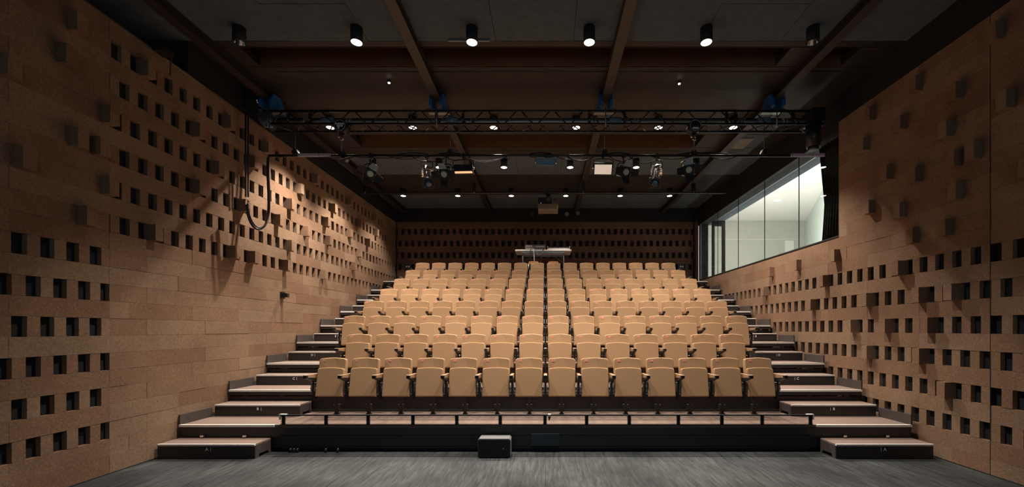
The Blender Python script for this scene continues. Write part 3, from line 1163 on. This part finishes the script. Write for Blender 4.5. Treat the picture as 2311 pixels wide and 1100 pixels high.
# blue trolleys on the ceiling rails
for k, xx in enumerate(RAILX):
    t = thing('beam_trolley', 'blue steel trolley gripping the %s dark ceiling rail above the truss' % ORD[k], 'trolley', (xx, YT + 0.10, ZT1), group='blue beam trolleys')
    for sx in (-1, 1):
        o = [(-0.20, 0.05), (0.20, 0.05), (0.20, 0.10), (0.06, 0.30), (-0.12, 0.30), (-0.20, 0.16)]
        MB().prism(o, sx * 0.095 - 0.022, sx * 0.095 + 0.022, axis='X').build('cheek_plate', M['blue'], t)
        MB().cyl((sx * 0.07, -0.06, 0.21), (sx * 0.025, -0.06, 0.21), 0.024, n=12).build('wheel', M['steel'], t)
    MB().box(-0.19, 0.19, -0.09, 0.09, 0.03, 0.05).build('hanger_plate', M['steel'], t)
    MB().cyl((0, -0.13, -0.30), (0, -0.13, 0.05), 0.010, n=8).build('hanger_rod', M['steel'], t)

# chain hoists
YBAR, ZBAR = 7.30, 4.915
for k, px in enumerate((773, 1565)):
    c = (px - PPX) * YT / FPX
    t = thing('chain_hoist', 'round black chain hoist with pale %s, hanging under the truss' % ('dashes on its face' if k == 0 else 'bar and ring on its face'), 'hoist', (c, YT - 0.03, 5.38), group='chain hoists')
    m = MB().cyl((0, -0.07, 0), (0, 0.10, 0), 0.112, n=28)
    m.cyl((0, -0.02, 0.09), (0, 0.03, 0.09), 0.06, n=16)
    m.build('housing', M['blacksteel'], t)
    m = MB()
    pts = [(0.094 * math.cos(2 * math.pi * q / 28), -0.072, 0.094 * math.sin(2 * math.pi * q / 28)) for q in range(29)]
    m.tube(pts, 0.004, 6)
    m.build('rim', plain('grey_green_rim', (0.35, 0.42, 0.40), 0.4), t)
    m = MB()
    if k == 0:
        for (zz, xs) in ((0.025, (-0.06, -0.02, 0.02, 0.06)), (-0.012, (-0.035, 0.0, 0.04)), (-0.048, (-0.02,))):
            for x_ in xs:
                m.box(x_ - 0.015, x_ + 0.015, -0.078, -0.071, zz - 0.014, zz + 0.014)
    else:
        m.box(-0.05, 0.055, -0.074, -0.071, -0.065, -0.035)
    m.build('face_mark', M['white'], t)
    m = MB().cyl((0, 0.0, -0.11), (0, 0, -0.17), 0.05, 0.025, n=14)
    m.build('hook_block', M['black'], t)
    m = MB().tube([(0, 0, -0.17), (0.03, 0, -0.19), (0.025, 0, -0.225), (-0.005, 0, -0.235), (-0.03, 0, -0.215)], 0.010)
    m.tube([(-0.07, -0.01, -0.17), (-0.03, -0.01, -0.19)], 0.014)
    m.build('hook', M['chrome'], t)
    m = MB()
    z_ = -0.235
    q = 0
    while z_ > -0.42:
        pts = []
        for a in range(13):
            th = 2 * math.pi * a / 12
            px_, pz_ = 0.010 * math.cos(th), 0.019 * math.sin(th)
            pts.append((px_, 0, z_ - 0.015 + pz_) if q % 2 == 0 else (0, px_, z_ - 0.015 + pz_))
        m.tube(pts, 0.0035, 5)
        z_ -= 0.028
        q += 1
    m.build('chain', M['steel'], t)

# the lighting bar
BX0, BX1 = -5.03, 5.06
t = thing('lighting_bar', 'long black pipe carrying the stage lights, with striped tape at both ends', 'pipe', (0, YBAR, ZBAR))
MB().cyl((BX0, 0, 0), (BX1, 0, 0), 0.024, n=14).build('pipe', M['blacksteel'], t)
for (pa, pb) in ((674, 748), (1783, 1859)):
    a, b = (pa - PPX) * YBAR / FPX, (pb - PPX) * YBAR / FPX
    tp = MB().box(a, b, -0.031, -0.023, -0.028, 0.028).build('measuring_tape', M['tape'], t)
    m = MB()
    for q in range(40):
        x_ = a + (b - a) * (q + 0.3) / 40
        m.box(x_, x_ + 0.006, -0.033, -0.031, -0.004, 0.018 if q % 5 else 0.026)
    for fr_ in (0.03, 0.63):
        x_ = a + (b - a) * fr_
        m.box(x_, x_ + 0.012, -0.033, -0.031, -0.028, 0.028)
    m.build('scale_marks', M['tapeline'], tp)
for px in (668, 1017, 1364, 1723):
    c = (px - PPX) * YBAR / FPX
    MB().cyl((c, -0.02, 0.05), (c, -0.02, 0.53), 0.004, n=6).build('suspension_wire', M['steel'], t)
    m = MB().box(c - 0.035, c + 0.035, -0.05, 0.04, 0.02, 0.10)
    m.cyl((c, -0.055, 0.05), (c, 0.045, 0.05), 0.045, n=14)
    m.build('clamp', M['black'], t)
for px in (773, 1565):
    c = (px - PPX) * YBAR / FPX
    MB().prism([(c - 0.07, 0.0), (c + 0.07, 0.0), (c + 0.03, 0.09), (c - 0.03, 0.09)], -0.04, 0.04).build('clamp', M['black'], t)
# cables lashed under the bar
rnd = random.Random(3)


def sag(x0, x1, z0, drop, r=0.008, y=-0.02, n=14):
    return [(x0 + (x1 - x0) * k / n, y + rnd.uniform(-0.004, 0.004), z0 - drop * 4 * (k / n) * (1 - k / n)) for k in range(n + 1)]


m = MB()
for (pa, pb, drop) in ((735, 800, 0.06), (800, 930, 0.03), (880, 950, 0.05), (930, 1010, 0.10), (1005, 1060, 0.07), (1045, 1145, 0.08),
                       (1195, 1250, 0.03), (1255, 1320, 0.06), (1280, 1340, 0.08), (1375, 1430, 0.09), (1420, 1490, 0.12), (1470, 1560, 0.05), (1600, 1660, 0.05)):
    a, b = (pa - PPX) * YBAR / FPX, (pb - PPX) * YBAR / FPX
    m.tube(sag(a, b, -0.022, drop), 0.008, 6)
m.build('cable_runs', M['black'], t)
m = MB()
for (pa, pb, drop) in ((1048, 1140, 0.10), (1285, 1318, 0.055), (745, 790, 0.05)):
    a, b = (pa - PPX) * YBAR / FPX, (pb - PPX) * YBAR / FPX
    m.tube(sag(a, b, -0.024, drop, y=-0.035), 0.007, 6)
m.build('grey_cables', M['steel'], t)
m = MB()
for (pa, pb) in ((900, 960), (990, 1040), (1195, 1245), (1370, 1420), (1530, 1600), (1560, 1640)):
    a, b = (pa - PPX) * YBAR / FPX, (pb - PPX) * YBAR / FPX
    m.tube([(a, -0.02, 0.026), ((a + b) / 2, -0.02, 0.05), (b, -0.02, 0.026)], 0.012, 6)
m.build('cable_wrap', M['black'], t)

# cables at the left end of the bar: down in a loop, then up the wall to the ceiling
t = thing('power_cable', 'thick black cable looping from the left bar end down the block wall', 'cable', (0, 0, 0))


def path(pl):
    return [at(*p) for p in pl]


def smooth(pts, it=2):
    for _ in range(it):
        q = [pts[0]]
        for a, b in zip(pts, pts[1:]):
            q += [a * 0.75 + b * 0.25, a * 0.25 + b * 0.75]
        q.append(pts[-1])
        pts = q
    return pts


p1 = path([(640, 354, 7.26), (612, 352, 7.26), (604, 356, 7.26), (604, 375, 7.26), (604, 400, 7.25), (606, 440, 7.24), (606, 465, 7.22), (605, 488, 7.2), (600, 508, 7.1),
           (587, 519, 7.0), (575, 516, 6.93), (565, 503, 6.86), (558, 482, 6.82), (556, 462, 6.80)])
MB().tube(smooth(p1), 0.018, 8).build('cable', M['blacksteel'], t)
MB().tube(smooth([p + Vector((0.035, -0.02, 0.02)) for p in p1[2:]]), 0.012, 8).build('cable', M['blacksteel'], t)
t = thing('wall_cables', 'pair of black cables running straight up the left block wall', 'cable', (0, 0, 0))
for px in (554.5, 560):
    u = PPX - px
    d = -(XL + 0.13) * FPX / u
    a = Vector((XL + 0.13, d, CH + (PPY - 445) * d / FPX))
    b = Vector((XL + 0.13, d, 5.5))
    MB().tube([a, b], 0.013, 8).build('cable', M['blacksteel'], t)
    MB().tube([b, b + Vector((-0.05, 0, 0.10)), b + Vector((-0.05, 0, 0.4))], 0.013, 8).build('cable', M['blacksteel'], t)


# stage lights ----------------------------------------------------------------
def aim_matrix(pos, yaw, pitch, roll=0):
    """local -Y is the beam; pitch > 0 points it down"""
    return Matrix.Translation(pos) @ Euler((0, 0, R(yaw)), 'XYZ').to_matrix().to_4x4() @ Euler((R(pitch), 0, 0), 'XYZ').to_matrix().to_4x4() @ Euler((0, R(roll), 0), 'XYZ').to_matrix().to_4x4()


def hang(t, c, head, w):
    """clamp on the bar and a yoke down to the head (t sits at world origin of the head)"""
    top = Vector((c - t.location.x, YBAR - t.location.y, ZBAR - t.location.z))
    m = MB()
    m.box(top.x - 0.025, top.x + 0.025, top.y - 0.035, top.y + 0.035, top.z - 0.055, top.z + 0.035)
    m.cyl((top.x, top.y - 0.05, top.z - 0.03), (top.x, top.y - 0.035, top.z - 0.03), 0.014, n=8)
    m.build('clamp', M['blacksteel'], t)
    m = MB()
    zt = top.z - 0.055
    zy = min(zt - 0.01, 0.16)
    m.tube([(top.x, top.y, zt + 0.01), (0, 0, zy)], 0.012, 6)
    m.tube([(-w, 0, 0), (-w, 0, zy - 0.03), (-w * 0.6, 0, zy), (w * 0.6, 0, zy), (w, 0, zy - 0.03), (w, 0, 0)], 0.010, 6)
    m.build('yoke', M['blacksteel'], t)


def fresnel(px, py, yaw, pitch, roll, label, cx=None):
    pos = at(px, py, YBAR - 0.05)
    t = thing('fresnel_light', label, 'stage light', pos, group='stage lights on the bar')
    hang(t, pos.x if cx is None else cx, pos, 0.115)
    Rm = aim_matrix((0, 0, 0), yaw, pitch, roll)
    m = MB().box(-0.085, 0.085, -0.09, 0.12, -0.085, 0.085)
    m.cyl((0, -0.09, 0), (0, -0.125, 0), 0.085, n=20)
    m.box(-0.07, 0.07, 0.0, 0.1, 0.085, 0.105)
    m.xform(Rm).build('housing', M['black'], t)
    MB().cyl((0, -0.122, 0), (0, -0.136, 0), 0.058, 0.045, n=22).xform(Rm).build('lens', M['lens'], t)
    fl = []
    for k in range(4):
        o = [(-0.075, 0.0), (0.075, 0.0), (0.055, 0.135), (-0.055, 0.135)]
        m = MB().prism(o, -0.002, 0.002)
        ang = R(-38 if k % 2 == 0 else -20)
        mm = Rm @ Matrix.Translation((0, -0.128, 0)) @ Matrix.Rotation(R(90 * k), 4, 'Y') @ Matrix.Translation((0, 0, 0.088)) @ Matrix.Rotation(-ang, 4, 'X')
        m.xform(mm).build('barn_door', M['bluegrey'] if k in (0,) else M['black'], t)  # bluish top flap: the cool light on it is painted in
    m = MB()
    for (x_, z_) in ((-0.09, -0.09), (0.09, -0.09), (0.09, 0.09), (-0.09, 0.09)):
        m.cyl((x_, -0.13, z_), (x_, -0.145, z_), 0.009, n=8)
    m.cyl((-0.12, 0, 0), (-0.09, 0, 0), 0.02, n=8).cyl((0.09, 0, 0), (0.12, 0, 0), 0.02, n=8)
    m.xform(Rm).build('knob', M['chrome'], t)
    return t


def profile_light(px, py, px2, py2, label):
    """silver profile spotlight whose lens end shows at (px2, py2)"""
    pos = at(px, py, YBAR + 0.02)
    end = at(px2, py2, YBAR - 0.30)
    t = thing('profile_spotlight', label, 'stage light', pos, group='stage lights on the bar')
    hang(t, pos.x, pos, 0.10)
    v = (end - pos)
    ln = v.length
    d = v.normalized()
    m4 = d.to_track_quat('-Y', 'Z').to_matrix().to_4x4()
    m = MB()
    m.cyl((0, 0.10, 0), (0, 0.0, 0), 0.05, 0.085, n=18)
    m.cyl((0, 0.0, 0), (0, -0.12, 0), 0.085, 0.075, n=18)
    for q in range(5):
        m.box(-0.095, 0.095, -0.10 + q * 0.035, -0.09 + q * 0.035, -0.06, 0.06)
    m.xform(m4).build('lamp_house', M['chrome'], t)
    m = MB().cyl((0, -0.12, 0), (0, -ln + 0.08, 0), 0.06, n=18)
    m.box(-0.02, 0.02, -ln + 0.1, -0.12, 0.055, 0.08)
    m.box(-0.075, -0.06, -ln + 0.1, -0.1, -0.01, 0.02)
    m.xform(m4).build('barrel', M['chrome'], t)
    m = MB().cyl((0, -ln + 0.10, 0), (0, -ln + 0.02, 0), 0.085, n=22)
    m.box(-0.10, 0.10, -ln + 0.03, -ln + 0.02, -0.10, 0.10)
    m.xform(m4).build('lens_tube', M['black'], t)
    MB().cyl((0, -ln + 0.021, 0), (0, -ln - 0.015, 0), 0.072, 0.035, n=22).xform(m4).build('lens', M['blens'], t)
    m = MB()
    for (x_, z_, y_) in ((-0.09, 0.02, -0.15), (0.09, 0.02, -0.15), (0.0, 0.09, -0.2), (0.11, -0.02, -0.2), (-0.12, -0.03, -0.22)):
        m.cyl((x_ * 0.5, y_, z_ * 0.5), (x_, y_, z_), 0.008, n=8)
    m.xform(m4).build('shutter', M['chrome'], t)
    return t


fresnel(835, 390, 25, 28, 25, 'black barn door spotlight with pale lens, leftmost on the lighting bar')
profile_light(964, 384, 968, 416, 'bright silver spotlight with blue lens, on the left half of the bar')
fresnel(1006, 391, -4, 30, 0, 'black barn door spotlight between the silver one and the amber flood')
fresnel(1408, 388, 10, 22, 2, 'black barn door spotlight just right of the white softlight panel')
profile_light(1482, 382, 1478, 416, 'bright silver spotlight with blue lens, on the right half of the bar')
fresnel(1552, 384, -8, 20, -6, 'black barn door spotlight under the right hoist, rightmost on the bar')


def flood(px, py, w, h, d, yaw, pitch, roll, face, body, label, name):
    pos = at(px, py, YBAR - 0.03)
    t = thing(name, label, 'stage light', pos, group='stage lights on the bar')
    Rm = aim_matrix((0, 0, 0), yaw, pitch, roll)
    hang(t, pos.x, pos, w / 2 + 0.02)
    o = [(-0.1, -h / 2), (d, -h / 2 * 0.7), (d, h / 2 * 0.7), (-0.1, h / 2)]
    o = [(-0.06, -h / 2), (0.06, -h / 2 * 0.75), (0.06, h / 2 * 0.75), (-0.06, h / 2)]
    m = MB().prism(o, -w / 2, w / 2, axis='X')
    m.box(-w / 2 - 0.012, w / 2 + 0.012, -0.075, -0.058, -h / 2 - 0.012, -h / 2 + 0.004)
    m.box(-w / 2 - 0.012, w / 2 + 0.012, -0.075, -0.058, h / 2 - 0.004, h / 2 + 0.012)
    m.box(-w / 2 - 0.012, -w / 2 + 0.004, -0.075, -0.058, -h / 2, h / 2)
    m.box(w / 2 - 0.004, w / 2 + 0.012, -0.075, -0.058, -h / 2, h / 2)
    m.xform(Rm).build('housing', body, t)
    MB().box(-w / 2 + 0.008, w / 2 - 0.008, -0.067, -0.061, -h / 2 + 0.01, h / 2 - 0.01).xform(Rm).build('face', face, t)
    m = MB().cyl((-w / 2 - 0.03, 0, 0), (-w / 2, 0, 0), 0.02, n=10).cyl((w / 2, 0, 0), (w / 2 + 0.03, 0, 0), 0.02, n=10)
    m.xform(Rm).build('knob', M['chrome'], t)


flood(1046, 381, 0.34, 0.105, 0.1, -3, 84, 0, M['gel_painted_glow'], M['black'], 'black flood lamp with amber mouth on the lighting bar', 'flood_light')
flood(1232, 367, 0.33, 0.10, 0.1, 0, 10, 2, M['bluegrey'], M['bluegrey'], 'flat blue grey lamp hung at the middle of the lighting bar', 'strip_lamp')
flood(1361, 379, 0.32, 0.20, 0.1, -8, 48, 4, M['panel_painted_glow'], M['black'], 'softlight with plain cream face on the lighting bar', 'softlight_panel')
# small gadget near the left hoist
pos = at(777, 356, YBAR)
t = thing('cable_adapter', 'small silver cable adapter hanging under the bar near left hoist', 'adapter', pos)
MB().cyl((-0.05, 0, 0.02), (0.03, 0, -0.04), 0.025, n=12).build('plug', M['blacksteel'], t)
MB().cyl((0.03, 0, -0.04), (0.06, 0, -0.06), 0.032, n=12).build('socket', M['steel'], t)

# second pipe, farther back ---------------------------------------------------
YP2, ZP2 = 11.17, 5.55
t = thing('ceiling_pipe', 'thin brown pipe across the room below the farthest ceiling lamps', 'pipe', (0, YP2, ZP2))
MB().cyl((-5.07, 0, 0), (5.01, 0, 0), 0.028, n=12).build('pipe', M['rail'], t)
for xx in RAILX:
    c = xx - 0.03
    m = MB().cyl((c, 0, 0.0), (c, 0, 0.33), 0.012, n=8)
    m.box(c - 0.045, c + 0.045, -0.04, 0.04, 0.04, 0.26)
    m.build('hanger', M['blacksteel'], t)
    MB().cyl((c, -0.02, -0.02), (c, -0.02, 0.05), 0.014, n=8).build('clip', M['steel'], t)

# projector -------------------------------------------------------------------
pc = at(1237, 463, 11.3)
t = thing('projector', 'beige and black ceiling projector hung from the rear pipe', 'projector', pc)
body = MB().prism(rounded(0.56, 0.56, -0.17, -0.03, 0.03), -0.2, 0.3, 0.01).build('tray', M['beige'], t)
m = MB().box(-0.28, 0.10, -0.17, 0.28, -0.03, 0.16)
m.build('body', M['blacksteel'], t)
MB().box(0.11, 0.27, -0.19, 0.26, -0.03, 0.15).build('side_box', M['beige'], t)
m = MB()
for q in range(5):
    m.box(0.125, 0.255, -0.195, -0.188, 0.0 + q * 0.028, 0.014 + q * 0.028)
m.build('grille', M['black'], t)
MB().cyl((0.0, -0.17, 0.075), (0.0, -0.26, 0.075), 0.075, 0.068, n=24).build('lens_barrel', M['black'], t)
MB().cyl((0.0, -0.255, 0.075), (0.0, -0.265, 0.075), 0.045, n=20).build('lens', M['reflector'], t)
MB().box(0.245, 0.275, -0.205, -0.2, -0.15, -0.07).build('amber_label', M['amber'], t)
MB().cyl((-0.2, -0.172, 0.0), (-0.2, -0.178, 0.0), 0.008, n=8).build('status_light', emit('blue_status', (0.3, 0.4, 1), 2.0), t)
zz = ZP2 - pc.z
m = MB().cyl((0, 0.05, 0.16), (0, 0.0, zz - 0.02), 0.03, n=10)
m.box(-0.06, 0.06, -0.07, 0.07, 0.16, 0.20)
m.box(-0.07, 0.07, -0.07 - 0.1, 0.07 - 0.1, zz - 0.06, zz + 0.035)
m.build('mount', M['blacksteel'], t)

# little spotlights on the black band of the back wall
for (px, py, lab, mt) in ((1201, 484, 'small blue black loudspeaker on the dark band left of projector', M['fascia']),
                          (1220, 484, 'flat black box on the dark band just below the projector', M['black']),
                          (1279, 484, 'small round grey sensor on the dark band right of projector', M['gear']),
                          (1304, 482, 'small pale spot fitting on the dark band beside the rail end', M['beige'])):
    p = at(px, py, YB - 0.12)
    t = thing('wall_device', lab, 'device', p)
    MB().cyl((0, -0.05, 0), (0, 0.02, 0), 0.07, n=16).build('head', mt, t) if px != 1220 else MB().box(-0.12, 0.12, -0.04, 0.03, -0.05, 0.05).build('body', mt, t)
    MB().box(-0.02, 0.02, 0.02, 0.065, -0.02, 0.02).build('bracket', M['black'], t)

# exit light boxes in the back wall holes
for sx, px in ((-1, 921), (1, 1536)):
    p = at(px, 603, YB - 0.0)
    t = thing('exit_light_box', 'dark box with two small pale marks low on the back wall, %s end' % ('left' if sx < 0 else 'right'), 'light', p, group='back wall light boxes')
    MB().box(-0.12, 0.12, -0.07, -0.01, -0.095, 0.095).build('case', M['fascia'], t)
    m = MB()
    for x_ in (-0.045, 0.03):
        m.box(x_, x_ + 0.03, -0.073, -0.070, -0.02, 0.025)
        m.box(x_ + 0.03, x_ + 0.045, -0.073, -0.070, -0.005, 0.01)
    m.build('pictogram', M['white'], t)

# control table at the top ----------------------------------------------------
z9 = zp(9)
pt = at(1226, 567, 13.2)
t = thing('folding_table', 'white plastic folding table with gear behind the top seats', 'table', (pt.x, 13.2, z9))
th = pt.z - z9
MB().prism(rounded(1.86, 1.86, -0.38, 0.38, 0.06), th - 0.0, th + 0.05, 0.008, axis='Z').build('tabletop', M['table'], t, (0, 0.38, 0))
for sx in (-1, 1):
    MB().tube([(sx * 0.68, 0.08, 0.0), (sx * 0.68, 0.08, th), (sx * 0.68, 0.66, th), (sx * 0.68, 0.66, 0)], 0.010).build('leg', M['gear'], t)
    MB().tube([(sx * 0.66, 0.38, th - 0.32), (sx * 0.25, 0.38, th - 0.01)], 0.008).build('brace', M['gear'], t)
MB().box(-0.7, 0.7, 0.02, 0.05, th - 0.06, th).box(-0.7, 0.7, 0.70, 0.73, th - 0.06, th).build('under_frame', M['steel'], t)
ztop = z9 + th + 0.05
pm = at(1208, 560, 13.3)
t = thing('lighting_desk', 'dark grey lighting console on the left half of white table', 'console', (pm.x, 13.3, ztop))
m = MB().prism([(0, 0), (0.5, 0), (0.5, 0.07), (0.04, 0.18), (0, 0.18)], -0.34, 0.34, axis='X')
m.build('case', M['gear'], t)
m = MB()
for q in range(6):
    m.box(-0.30 + q * 0.04, -0.28 + q * 0.04, -0.004, 0.0, 0.04, 0.07)
m.box(-0.31, -0.1, -0.004, 0, 0.12, 0.145)
m.box(0.02, 0.3, -0.004, 0, 0.10, 0.13)
m.build('socket_row', M['nosing'], t)
pm = at(1261, 560, 13.3)
t = thing('sound_mixer', 'low pale sound mixer in an open case on white table', 'mixer', (pm.x, 13.28, ztop))
m = MB().box(-0.37, 0.37, 0, 0.45, 0, 0.03)
m.box(-0.37, -0.355, 0, 0.45, 0.03, 0.13).box(0.355, 0.37, 0, 0.45, 0.03, 0.13).box(-0.37, 0.37, 0.435, 0.45, 0.03, 0.13)
m.box(-0.37, 0.37, 0, 0.012, 0.03, 0.05)
m.build('case', M['nosing'], t)
MB().box(-0.34, 0.34, 0.03, 0.42, 0.03, 0.085).build('panel', M['gear'], t)
m = MB()
for q in range(14):
    m.box(-0.32 + q * 0.046, -0.30 + q * 0.046, 0.012, 0.03, 0.055, 0.075)
m.build('plug_row', M['white'], t)
t = thing('table_cables', 'pale cables hanging off the front of the white table', 'cable', (pt.x, 13.17, ztop))
for pts, mt in ((((-0.33, 0.1, 0.03), (-0.31, -0.02, 0.0), (-0.30, -0.03, -0.15), (-0.29, -0.03, -0.45), (-0.30, -0.02, -0.62)), M['white']),
                (((-0.30, 0.1, 0.06), (-0.26, -0.02, 0.0), (-0.2, -0.03, -0.19), (-0.08, -0.03, -0.2), (0.0, -0.03, -0.05), (0.04, 0.1, 0.05)), M['steel']),
                (((0.02, 0.1, 0.06), (0.0, -0.02, 0.0), (-0.06, -0.03, -0.2), (-0.10, -0.02, -0.6)), M['black']),
                (((-0.42, 0.1, 0.03), (-0.42, -0.02, 0.0), (-0.40, -0.03, -0.3), (-0.41, -0.02, -0.6)), M['black'])):
    MB().tube(smooth([Vector(p) for p in pts]), 0.010, 6).build('cable', mt, t)
for k, px in enumerate((1204, 1249)):
    pz = at(px, 590, 12.92)
    h = pz.z - z9
    t = thing('wooden_chair', 'plywood chair peeping over the top seats, under the %s of table' % ('left half' if k == 0 else 'middle'), 'chair', (pz.x, 12.92, z9), group='chairs behind the top row')
    m = MB().prism([(-0.16, h - 0.09), (0.16, h - 0.09), (0.155, h - 0.012), (0.08, h), (-0.08, h), (-0.155, h - 0.012)], 0.0, 0.012)
    m.build('backrest', M['chairwood'], t)
    MB().prism(rounded(0.36, 0.36, 0.02, 0.38, 0.05), h * 0.55, h * 0.55 + 0.015, axis='Z').build('seat', M['chairwood'], t)
    for sx in (-1, 1):
        MB().tube([(sx * 0.15, -0.0, 0.0), (sx * 0.15, 0.0, h - 0.03)], 0.010).build('leg', M['chrome'], t)
        MB().tube([(sx * 0.15, 0.36, 0.0), (sx * 0.15, 0.34, h * 0.55)], 0.010).build('leg', M['chrome'], t)

# floor monitor loudspeaker ---------------------------------------------------
sx0 = (1078 - PPX) * 5.45 / FPX
sx1 = (1152 - PPX) * 5.45 / FPX
t = thing('floor_speaker', 'black box loudspeaker standing on the dark stage floor', 'speaker', ((sx0 + sx1) / 2, 5.45, 0))
w = (sx1 - sx0) / 2
hh = 0.262
o = [(-w + 0.012, 0.006), (w - 0.012, 0.006), (w, 0.02), (w, hh - 0.02), (w - 0.02, hh), (-w + 0.02, hh), (-w, hh - 0.02), (-w, 0.02)]
MB().prism(o, 0.012, 0.20).build('cabinet', plain('black_textured_paint', (0.14, 0.138, 0.135), 0.5), t)
MB().prism([(p[0] * 0.965, 0.010 + (p[1] - 0.006) * 0.94) for p in o], 0.002, 0.014).build('grille', M['black'], t)
MB().prism([(-0.006, 0.0), (0.008, 0.0), (0.006, 0.02), (-0.008, 0.02)], -0.001, 0.002).build('badge', M['steel'], t, (w - 0.098, 0, 0.118))
for q in (-1, 1):
    MB().box(q * 0.16 - 0.02, q * 0.16 + 0.02, 0.04, 0.16, 0, 0.008).build('foot', M['black'], t)

# small fittings on the walls -------------------------------------------------
u = PPX - 636
y_ = -XL * FPX / u
p = Vector((XL, y_, CH + (PPY - 667) * (-XL) / u))
t = thing('wall_socket', 'small black socket box with cover on the plain left block wall', 'socket', p)
MB().box(0.0035, 0.035, -0.055, 0.055, -0.065, 0.065).build('plate', M['blacksteel'], t)
MB().prism([(0.035, -0.03), (0.13, -0.045), (0.13, 0.035), (0.035, 0.05)], -0.03, 0.03).build('hood', M['fascia'], t)
u = PPX - 347
y_ = -XL * FPX / u
p = Vector((XL + 0.06, y_, ZTOP_L + 0.012))
t = thing('wall_camera', 'small black camera on a bracket at top of left wall', 'camera', p)
MB().box(-0.13, 0.05, -0.05, 0.05, 0.0, 0.02).cyl((0.03, 0, 0.02), (0.03, 0, 0.12), 0.012, n=8).build('bracket', M['blacksteel'], t)
MB().box(-0.08, 0.06, -0.1, 0.06, -0.075, -0.005, Matrix.Translation((0.09, 0, 0.0))).build('housing', M['blacksteel'], t)
MB().tube([(0.10, 0.05, -0.02), (0.10, 0.12, 0.02), (0.02, 0.16, -0.05), (0.0, 0.17, -0.25)], 0.008).build('cable', M['black'], t)
